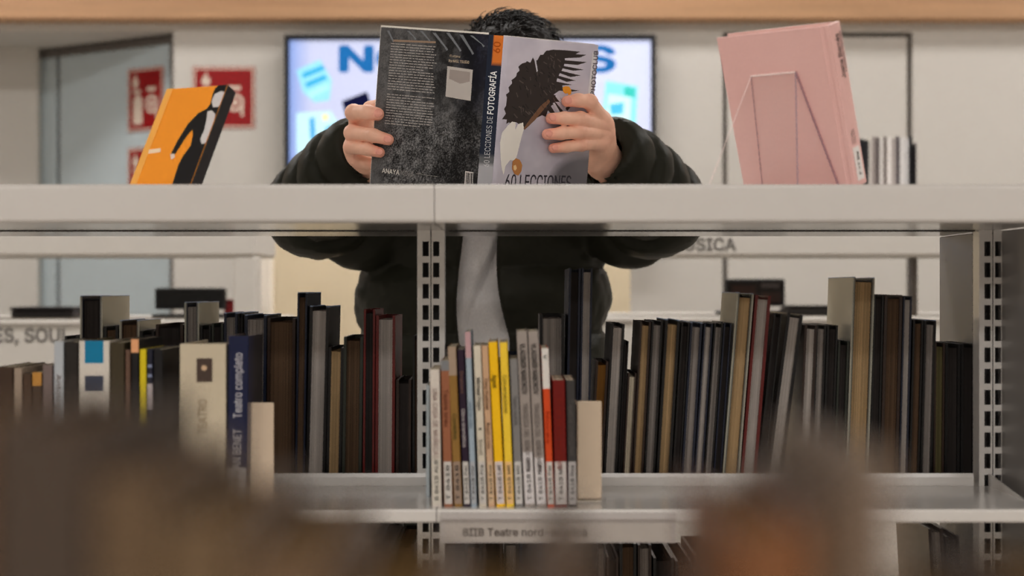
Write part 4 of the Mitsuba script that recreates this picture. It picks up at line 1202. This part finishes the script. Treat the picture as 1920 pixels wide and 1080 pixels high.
# right of the photo: the person's left hand, fingers straight across the cover
HR = dict(side=1, wrist=P(1131, 300, 2.715), fingers=[
    dict(p=[onc(1, 1127, 224, .012), onc(1, 1106, 191, .019), onc(1, 1084, 188, .014), onc(1, 1063, 190, .0088)], r=[.0125, .0102, .0092, .0078]),
    dict(p=[onc(1, 1133, 234, .012), onc(1, 1088, 223, .016), onc(1, 1058, 222, .0125), onc(1, 1033, 222, .0085)], r=[.0122, .0100, .0090, .0076]),
    dict(p=[onc(1, 1134, 250, .010), onc(1, 1086, 247, .0155), onc(1, 1052, 250, .0125), onc(1, 1026, 252, .0085)], r=[.0120, .0098, .0088, .0076]),
    dict(p=[onc(1, 1124, 266, .009), onc(1, 1090, 271, .013), onc(1, 1062, 275, .0110), onc(1, 1037, 278, .0078)], r=[.0112, .0088, .0078, .0068])],
    thumb=dict(p=[P(1122, 284, 2.70), onc(1, 1112, 240, -.030), onc(1, 1088, 214, -.024), onc(1, 1068, 204, -.020)], r=[.015, .0125, .0105, .009]),
    heel=[P(1112, 306, 2.685), P(1117, 272, 2.655), .0135, .0125])
HL = dict(side=-1, wrist=P(691, 300, 2.72), fingers=[
    dict(p=[onc(-1, 672, 226, -.020), onc(-1, 663, 211, .007), onc(-1, 690, 211, .0155), onc(-1, 708, 214, .0100)], r=[.0130, .0112, .0104, .0092]),
    dict(p=[onc(-1, 665, 250, -.026), onc(-1, 660, 249, .007), onc(-1, 700, 254, .0150), onc(-1, 728, 262, .0092)], r=[.0125, .0108, .0094, .0080]),
    dict(p=[onc(-1, 661, 276, -.026), onc(-1, 658, 275, .005), onc(-1, 690, 280, .0125), onc(-1, 712, 286, .0080)], r=[.0122, .0100, .0086, .0074]),
    dict(p=[onc(-1, 672, 296, -.032), onc(-1, 674, 302, -.026), onc(-1, 690, 306, -.022), onc(-1, 708, 306, -.021)], r=[.0115, .0096, .0082, .0070])],
    thumb=dict(p=[P(690, 272, 2.70), onc(-1, 690, 232, -.030), onc(-1, 694, 204, -.025), onc(-1, 716, 196, -.021)], r=[.015, .0125, .0105, .009]),
    heel=[P(688, 306, 2.675), P(668, 292, 2.655), .0145, .0125])
ELB = {1: P(1230, 389, 2.90), -1: P(592, 389, 2.90)}
SHO = {1: np.array([0.128, 0.87, 1.455]), -1: np.array([-0.225, 0.87, 1.455])}


def hand_sdf(H):
    def f(p):
        mcp = [q['p'][0] for q in H['fingers']]
        w = H['wrist']
        palm = None
        for i, q in enumerate(mcp):
            wo = w + (q - np.mean(mcp, 0)) * 0.45
            e = cone(p, wo, q, .0165, .0118)
            palm = e if palm is None else sm(palm, e, .012)
        palm = sm(palm, cone(p, H['heel'][0], H['heel'][1], H['heel'][2], H['heel'][3]), .012)
        fd = ELB[H['side']] - w; fd = fd / np.linalg.norm(fd)
        palm = sm(palm, cone(p, w, w + fd * .10, .024, .030), .02)
        D = palm
        for q in H['fingers']:
            c_ = chain(p, q['p'], q['r'], .004)
            a_, b_ = q['p'][1], q['p'][2]
            c_ = sm(c_, np.linalg.norm(p - a_, axis=-1) - q['r'][1] * 1.04, .003)
            D = np.minimum(D, sm(palm, c_, .007))
        c_ = chain(p, H['thumb']['p'], H['thumb']['r'], .004)
        D = np.minimum(D, sm(palm, c_, .010))
        # skin creases over the middle knuckles
        for q in H['fingers']:
            a_ = q['p'][1]; ax = q['p'][2] - q['p'][0]; ax /= np.linalg.norm(ax)
            t_ = (p - a_) @ ax; near = np.exp(-(np.linalg.norm(p - a_, axis=-1) / .012) ** 2)
            D = D + .00045 * near * np.cos(t_ * 1900)
        return D
    return f


def hand_mesh(H):
    pts = np.vstack([q['p'] for q in H['fingers']] + [H['thumb']['p'], [H['wrist'], H['heel'][0]]])
    return nets(hand_sdf(H), pts.min(0) - .03, pts.max(0) + .035, .0017)


HX, HY = -0.003, 0.80          # head
HZ = 1.6155
hands = {s: hand_mesh(H) for s, H in ((1, HR), (-1, HL))}


def head_sdf(p):
    c = np.array([HX, HY, HZ])
    d_ = ball(p, c + [0, .012, .018], [.076, .094, .098])
    d_ = sm(d_, ball(p, c + [0, -.022, -.055], [.056, .066, .062]), .03)
    d_ = sm(d_, cone(p, c + [0, -.062, -.100], c + [0, -.055, -.092], .018, .02), .03)
    d_ = sm(d_, cone(p, c + [0, -.086, .004], c + [0, -.106, -.030], .008, .0125), .012)
    for s in (-1, 1):
        d_ = sm(d_, ball(p, c + [s * .013, -.093, -.034], [.009, .010, .007]), .006)
        d_ = -sm(-d_, ball(p, c + [s * .031, -.098, .004], [.017, .016, .011]), .010)
        d_ = sm(d_, ball(p, c + [s * .031, -.073, .003], [.0135, .0135, .0125]), .004)
        d_ = sm(d_, ball(p, c + [s * .079, .012, -.012], [.008, .019, .031]), .008)
    d_ = sm(d_, ball(p, c + [0, -.080, -.066], [.024, .012, .005]), .006)
    d_ = sm(d_, ball(p, c + [0, -.078, -.076], [.020, .012, .006]), .006)
    d_ = -sm(-d_, ball(p, c + [0, -.094, -.0705], [.022, .008, .0016]), .003)
    return sm(d_, cone(p, c + [0, .03, -.07], [-.03, .87, 1.45], .052, .062), .03)


def body_sdf(p):
    d_ = head_sdf(p)
    cx, cy = -.048, .87
    tz = np.clip((p[..., 2] - .9) / .55, 0, 1)
    d_ = sm(d_, (np.sqrt(((p[..., 0] - cx) / .145) ** 2 + ((p[..., 1] - cy) / .088) ** 2 + (np.maximum(np.abs(p[..., 2] - 1.18) - .16, 0) / .10) ** 2) - 1) * .088, .03)
    d_ = sm(d_, cone(p, SHO[-1], SHO[1], .055, .055), .06)
    for s in (-1, 1):
        H = HR if s > 0 else HL
        d_ = sm(d_, chain(p, [SHO[s], ELB[s], H['wrist']], [.050, .040, .026], .02), .02)
        hip, kn, an = [cx + s * .080, cy, .93], [cx + s * .10, cy - .02, .50], [cx + s * .10, cy + .01, .09]
        d_ = sm(d_, chain(p, [hip, kn, an], [.085, .055, .040], .03), .04)
        d_ = sm(d_, cone(p, [cx + s * .10, cy + .01, .05], [cx + s * .115, cy - .13, .04], .036, .03), .02)
    return d_


bm = nets(body_sdf, [-.42, .45, 0.0], [.36, 1.10, 1.76], .010)
hm = nets(head_sdf, [HX - .11, HY - .14, 1.46], [HX + .11, HY + .15, 1.76], .004)
# the body is one surface: the finer head and hands are joined to it
try:
    import manifold3d as mf
    def man(m):
        m = trimesh.Trimesh(m.vertices, m.faces, process=True)
        return mf.Manifold(mf.Mesh(np.asarray(m.vertices, np.float32), np.asarray(m.faces, np.uint32)))
    parts_ = [man(x) for x in (bm, hm, hands[1], hands[-1])]
    if any(x.status() != mf.Error.NoError or x.is_empty() for x in parts_):
        raise ValueError('not manifold')
    full = tri(parts_[0] + parts_[1] + parts_[2] + parts_[3])
except Exception as ex:
    print('body joined by overlap:', ex)
    full = trimesh.util.concatenate([bm, hm, hands[1], hands[-1]])
V = full.vertices
colr = np.tile(np.array([230, 180, 156], float), (len(V), 1))
colr += ((meshkit.fbm(V * 70, 3, 5) - .5) * 26)[:, None]
for H in (HR, HL):
    for q in H['fingers']:
        dt = np.linalg.norm(V - q['p'][3], axis=1); dk = np.linalg.norm(V - q['p'][1], axis=1); dm = np.linalg.norm(V - q['p'][0], axis=1)
        colr += np.exp(-(dt / .011) ** 2)[:, None] * [6, -22, -20] + np.exp(-(dk / .009) ** 2)[:, None] * [-10, -26, -24] + np.exp(-(dm / .012) ** 2)[:, None] * [0, -10, -8]
c_h = np.array([HX, HY, HZ])
lips = np.exp(-((np.linalg.norm((V - c_h - [0, -.085, -.071]) * [1, 1, 2.2], axis=1)) / .02) ** 2)[:, None]
colr += lips * [-20, -60, -50]
bd = part(pers, 'body', full, 'skin', np.clip(colr, 0, 255), True)
for H in (HR, HL):
    p0, n = PLN[H['side']]
    for i, q in enumerate(H['fingers']):
        if H is HL and i == 3:
            continue
        tip, dip = q['p'][3], q['p'][2]
        ax = tip - dip; ax /= np.linalg.norm(ax)
        vd = EYE - tip; vd /= np.linalg.norm(vd)
        nn = (n * .8 + vd * .2 + np.array([0, 0, .25])); nn -= ax * (nn @ ax); nn /= np.linalg.norm(nn)
        b3 = np.cross(ax, nn)
        el = trimesh.creation.icosphere(2, 1.0)
        r_ = q['r'][3]
        el.apply_scale([r_ * .80, r_ * .66, .0011])
        v = el.vertices.copy(); v[:, 2] -= (v[:, 1] ** 2) * 45
        Mx = np.stack([ax, b3, nn], 1)
        el.vertices = v @ Mx.T + tip + ax * r_ * .12 + nn * (r_ * .93)
        k_ = child(bd, 'nail')
        obj(k_, el, 'gloss', (226, 158, 142), True)
for s in (-1, 1):
    c0 = c_h + [s * .031, -.0748, .003]
    e_b = trimesh.creation.icosphere(3, .0122); e_b.apply_translation(c0)
    cc = np.tile(np.array([235, 230, 226], float), (len(e_b.vertices), 1))
    dd = np.linalg.norm((e_b.vertices - c0)[:, [0, 2]] - [0, -.0055], axis=1); fr = (e_b.vertices - c0)[:, 1] < 0
    cc[(dd < .0062) & fr] = [60, 36, 22]; cc[(dd < .0026) & fr] = [8, 8, 8]
    k_ = child(bd, 'eye'); obj(k_, e_b, 'gloss', cc, True)
    k_ = child(bd, 'eyebrow'); obj(k_, tube([c_h + [s * .014, -.092, .024], c_h + [s * .030, -.092, .030], c_h + [s * .046, -.080, .026]], [.003, .004, .002], 8), 'hair_mat', (20, 16, 14), True)


# hair: a tousled cap and loose locks
def hair_sdf(p):
    c = np.array([HX, HY, HZ])
    q = p - c
    e_ = np.abs((q - [0.0, .020, .020]) / [.086, .106, .102])
    d_ = ((e_ ** 2.5).sum(-1) ** .4 - 1) * .088
    n_ = nz(p * [42, 42, 30], 3, 2) - .5
    d_ = d_ - .022 * n_ - .006 * (nz(p * [160, 160, 60], 2, 4) - .5)
    cut = np.maximum(q[..., 1] + .045, q[..., 2] - .066)        # the face and ears stay bare
    d_ = np.maximum(d_, -cut)
    low = np.maximum(-(q[..., 2] + .085 - .4 * np.maximum(.02 - q[..., 1], 0)), -1)
    return np.maximum(d_, low)


hr = nets(hair_sdf, [HX - .125, HY - .13, HZ - .12], [HX + .125, HY + .16, HZ + .16], .0035)
locks = []
R2 = np.random.default_rng(11)
for i in range(620):
    th2, ph = R2.uniform(0, 2 * np.pi), R2.uniform(0.0, 1.25)
    dirv = np.array([np.sin(ph) * np.cos(th2), np.sin(ph) * np.sin(th2), np.cos(ph)])
    p0_ = c_h + [0, .020, .020] + dirv / (np.abs(dirv) ** 2.5).sum() ** .4 * [.084, .103, .099]
    if p0_[1] < HY - .05 and p0_[2] < HZ + .06:
        continue
    tang = np.cross(dirv, [R2.normal(), R2.normal(), R2.normal()]); tang /= np.linalg.norm(tang)
    flow = np.array([.5, -.3, 0]); flow -= dirv * (flow @ dirv)
    tang = tang * .6 + flow
    Ln, cu = R2.uniform(.02, .048), R2.uniform(.004, .016)
    tt = np.linspace(0, 1, 7)[:, None]
    lk = p0_ + tang * Ln * tt + dirv * (cu * np.sin(tt * 2.4)) + np.cross(dirv, tang) * (.006 * np.sin(tt * 4 + i))
    locks.append(tube(lk, np.linspace(.0022, .0004, 7) * R2.uniform(.5, 1.1), 4))
hm2 = trimesh.util.concatenate([hr] + locks)
part(pers, 'hair', hm2, 'hair_mat', np.clip(20 + (meshkit.fbm(hm2.vertices * 130, 3, 9)[:, None] - .5) * 26 + np.array([4, 1, 0]), 4, 80), True, label='short tousled black hair')

# T-shirt
TC = np.array([-.048, .87])


def shirt_sdf(p):
    q = p[..., :2] - TC
    z = p[..., 2]
    k_ = np.clip((z - 1.0) / .45, 0, 1)
    ax, ay = .168 + .012 * k_, .115 + .012 * np.sin(k_ * 3)
    r_ = np.sqrt((q[..., 0] / ax) ** 2 + (q[..., 1] / ay) ** 2)
    d_ = (r_ - 1) * ay
    # folds hanging from the chest to the left hem
    w1 = np.sin((p[..., 0] * 60 - z * 26) + 3 * nz(p * 9, 2, 3)) * .5 + .5
    w2 = nz(p * np.array([34, 20, 20]), 3, 6)
    d_ = d_ - .006 * w1 ** 3 - .012 * (w2 - .5)
    d_ = d_ + .016 * np.exp(-((p[..., 0] + .045 - (z - 1.30) * .42) / .012) ** 2) * np.clip((z - 1.22) * 12, 0, 1)
    d_ = np.maximum(d_, z - 1.43)
    d_ = sm(d_, cone(p, SHO[-1] + [.06, 0, 0], SHO[1] - [.06, 0, 0], .075, .075), .04)
    return np.maximum(d_, .88 - z + .02 * np.sin(p[..., 0] * 20))


part(pers, 't_shirt', nets(shirt_sdf, [-.30, .68, .85], [.22, 1.06, 1.56], .0055), 'grey_jersey', None, True, label='plain light grey T-shirt')


# jacket
def arm_pts(s):
    H = HR if s > 0 else HL
    return SHO[s], ELB[s], H['wrist']


def jacket_sdf(p):
    x, y, z = p[..., 0], p[..., 1], p[..., 2]
    q = p[..., :2] - TC
    wob = nz(p * 16, 3, 12) - .5
    fine = nz(p * np.array([60, 60, 44]), 2, 17) - .5
    baf = np.abs(np.sin((z - 1.02 + .02 * wob) * np.pi / .105)) ** .6 * .016
    ax, ay = .196 + baf, .142 + baf
    r_ = np.sqrt((q[..., 0] / ax) ** 2 + (q[..., 1] / ay) ** 2)
    body = (r_ - 1) * ay
    body = np.maximum(body, z - 1.46)
    body = sm(body, cone(p, SHO[-1] + [.05, 0, 0.0], SHO[1] - [.05, 0, 0.0], .095, .095), .05)
    body = body - .012 * wob - .0045 * fine - .008 * (nz(p * np.array([14, 14, 34]), 2, 44) - .5)
    collar = np.maximum(np.abs(np.sqrt((x + .02) ** 2 + ((y - .86) * .95) ** 2) - .088) - .013, np.abs(z - 1.52) - .05)
    body = sm(body, collar, .03)
    inner = (np.sqrt((q[..., 0] / .182) ** 2 + (q[..., 1] / .131) ** 2) - 1) * .131
    inner = np.minimum(np.maximum(inner, z - 1.44), cone(p, [-.03, .86, 1.40], [-.01, .83, 1.64], .074, .072))
    body = np.maximum(body, -inner)
    # the open front
    xl = -.0815 - .006 * np.sin(z * 21) - .05 * np.clip(1.18 - z, 0, 1)
    xr = -.0215 + .0175 * np.clip((1.385 - z) / .165, 0, 1) ** 1.3 + .10 * np.clip(1.2 - z, 0, 1) - .008 * np.sin(np.clip((z - 1.22) / .17, 0, 1) * np.pi)
    front = np.maximum(np.maximum(xl - x, x - xr), y - .86)
    body = np.maximum(body, -front)
    body = np.maximum(body, .78 - z)
    d_ = body
    for s in (-1, 1):
        S, E, W = arm_pts(s)
        sag = P(1182, 412, 2.99) if s > 0 else P(676, 414, 2.99)
        fw = W - E
        up_l = [(S * .9 + E * .1, .086), (sag, .078), (E + (S - E) * .22, .080)]
        puffs = up_l + [(E, .079), (E + fw * .36 + [s * .006, 0, .004], .072), (E + fw * .68 + [s * .012, 0, .006], .066), (E + fw * .97 + [s * .016, 0, .012], .053)]
        a_ = None
        for i in range(len(puffs) - 1):
            (c0, r0), (c1, r1) = puffs[i], puffs[i + 1]
            e_ = cone(p, c0, c1, r0 * .90, r1 * .90)
            a_ = e_ if a_ is None else sm(a_, e_, .02)
        for i, (c0, r0) in enumerate(puffs[1:]):
            a_ = sm(a_, np.linalg.norm(p - c0, axis=-1) - r0, .016 if i < 2 else .012)
        # stitched quilting seams round the sleeve, with short puckers running out of them
        L_ = np.linalg.norm(fw); u_ = (p - E) @ (fw / L_) + .010 * wob
        v_ = (p - E) @ ((S - E) / np.linalg.norm(S - E)) + .010 * wob
        g_ = np.zeros(p.shape[:-1])
        for c_ in (.155, .50, .80):
            g_ = np.maximum(g_, np.exp(-((u_ - c_ * L_) / .0075) ** 2))
        g2 = np.zeros(p.shape[:-1])
        for c_ in (.045, .125):
            g2 = np.maximum(g2, np.exp(-((v_ - c_) / .008) ** 2) * (u_ < .02))
        g_ = np.maximum(g_, g2)
        puck = np.exp(-(((u_ + .02 * wob) % .072 - .036) / .03) ** 2) * (nz(p * np.array([50, 50, 70]), 2, 33) - .5)
        a_ = a_ + .0095 * g_ - .008 * wob - .0045 * puck - .003 * fine
        # cut flat at the cuff and hollow it
        fd = fw / np.linalg.norm(fw)
        a_ = np.maximum(a_, (p - (W + fd * .022)) @ fd)
        a_ = np.maximum(a_, -cone(p, W - fd * .05, W + fd * .10, .034, .040))
        d_ = sm(d_, a_, .015)
    return d_


jm = nets(jacket_sdf, [-.46, .46, .76], [.38, 1.09, 1.60], .0055)
part(pers, 'jacket', jm, 'jacket_nylon', None, True, label='open dark olive quilted puffer jacket')


def trousers_sdf(p):
    d_ = None
    cx, cy = -.048, .87
    for s in (-1, 1):
        e_ = chain(p, [np.array([cx + s * .075, cy, .95]), np.array([cx + s * .10, cy - .02, .50]), np.array([cx + s * .10, cy + .01, .10])], [.112, .082, .068], .03)
        d_ = e_ if d_ is None else sm(d_, e_, .02)
    d_ = d_ - .012 * (nz(p * 14, 3, 19) - .5)
    return np.maximum(np.maximum(d_, p[..., 2] - .98), .07 - p[..., 2])


part(pers, 'trousers', nets(trousers_sdf, [-.28, .70, .04], [.19, 1.04, 1.0], .010), 'satin', (38, 40, 46), True, label='dark trousers')
for s in (-1, 1):
    fn = lambda p, s=s: np.maximum(sm(cone(p, [-.048 + s * .10, .89, .06], [-.048 + s * .115, .72, .045], .052, .046), cone(p, [-.048 + s * .10, .885, .06], [-.048 + s * .10, .885, .11], .052, .05), .03), .002 - p[..., 2])
    part(pers, 'shoe', nets(fn, [-.048 + s * .11 - .08, .64, -.01], [-.048 + s * .11 + .08, .97, .17], .006), 'satin', (46, 44, 44), True)

# ------------------------------------------------------------------ the bookcase between the camera and the aisle, out of focus
fg = thing('bookcase', 'near bookcase whose row of blurred books fills the bottom of the photo', 'bookcase')
ZF = 1.02
part(fg, 'shelf', board(-0.60, 0.60, -1.88, -1.69, ZF - 0.02, ZF, 0.003), 'shelf_paint', smooth=35)
part(fg, 'top_board', board(-0.60, 0.60, -1.96, -1.69, 1.44, 1.47, 0.003), 'shelf_paint', smooth=35)  # unseen board added overhead to shade the near books
part(fg, 'shelf', board(-0.60, 0.60, -1.88, -1.69, 0.10, 0.12, 0.003), 'shelf_paint', smooth=35)
part(fg, 'shelf', board(-0.60, 0.60, -1.88, -1.69, 0.55, 0.57, 0.003), 'shelf_paint', smooth=35)
for xx in (-0.615, 0.60):
    part(fg, 'end_panel', bx([xx, -1.94, 0], [xx + 0.015, -1.69, 1.44], 0.002), 'gable_paint')
FG = [(-900, -620, 790, (72, 54, 36), 'brown'), (-618, -330, 770, (66, 48, 30), 'dark brown'), (-328, -60, 742, (84, 60, 32), 'ochre brown'), (-58, 200, 730, (98, 66, 28), 'orange brown'), (202, 362, 732, (60, 48, 40), 'dark'), (364, 450, 812, (92, 74, 54), 'grey brown'), (452, 566, 878, (94, 76, 54), 'taupe'), (568, 704, 922, (92, 72, 52), 'fawn'),
      (706, 862, 1000, (84, 62, 42), 'chestnut'), (864, 1016, 1030, (80, 56, 36), 'tawny'), (1018, 1082, 925, (72, 54, 40), 'umber'), (1280, 1398, 890, (112, 70, 34), 'rust'), (1400, 1458, 858, (90, 72, 58), 'taupe brown'), (1460, 1510, 786, (116, 104, 98), 'warm grey'), (1512, 1600, 1022, (70, 54, 44), 'cocoa'), (1602, 1760, 1048, (74, 58, 50), 'dim brown'), (1762, 1990, 1010, (72, 56, 50), 'dark taupe'), (1992, 2250, 960, (70, 52, 42), 'sepia')]
for i, (x0_, x1_, top, c, nm_) in enumerate(FG):
    dep = 0.45
    xa, xb = P(x0_, 0, dep)[0], P(x1_, 0, dep)[0] - 0.0006
    h = P(0, top, dep)[2] - ZF
    cv, pg, pc = book_meshes(xb - xa, h, 0.105, 0.0016, 0.003, 0.0012)
    k = thing('thick_book', f'blurred {nm_} book, {ORD[i]} from left in the row nearest the camera', 'book', 'blurred near books')
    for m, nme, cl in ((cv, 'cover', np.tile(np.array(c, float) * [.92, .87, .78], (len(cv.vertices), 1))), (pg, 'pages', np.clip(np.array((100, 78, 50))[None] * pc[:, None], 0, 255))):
        m = m.copy(); m.apply_translation([xa, dep - 2.2 - 0.105, ZF])
        part(k, nme, m, 'satin' if nme == 'cover' else 'paper', cl)
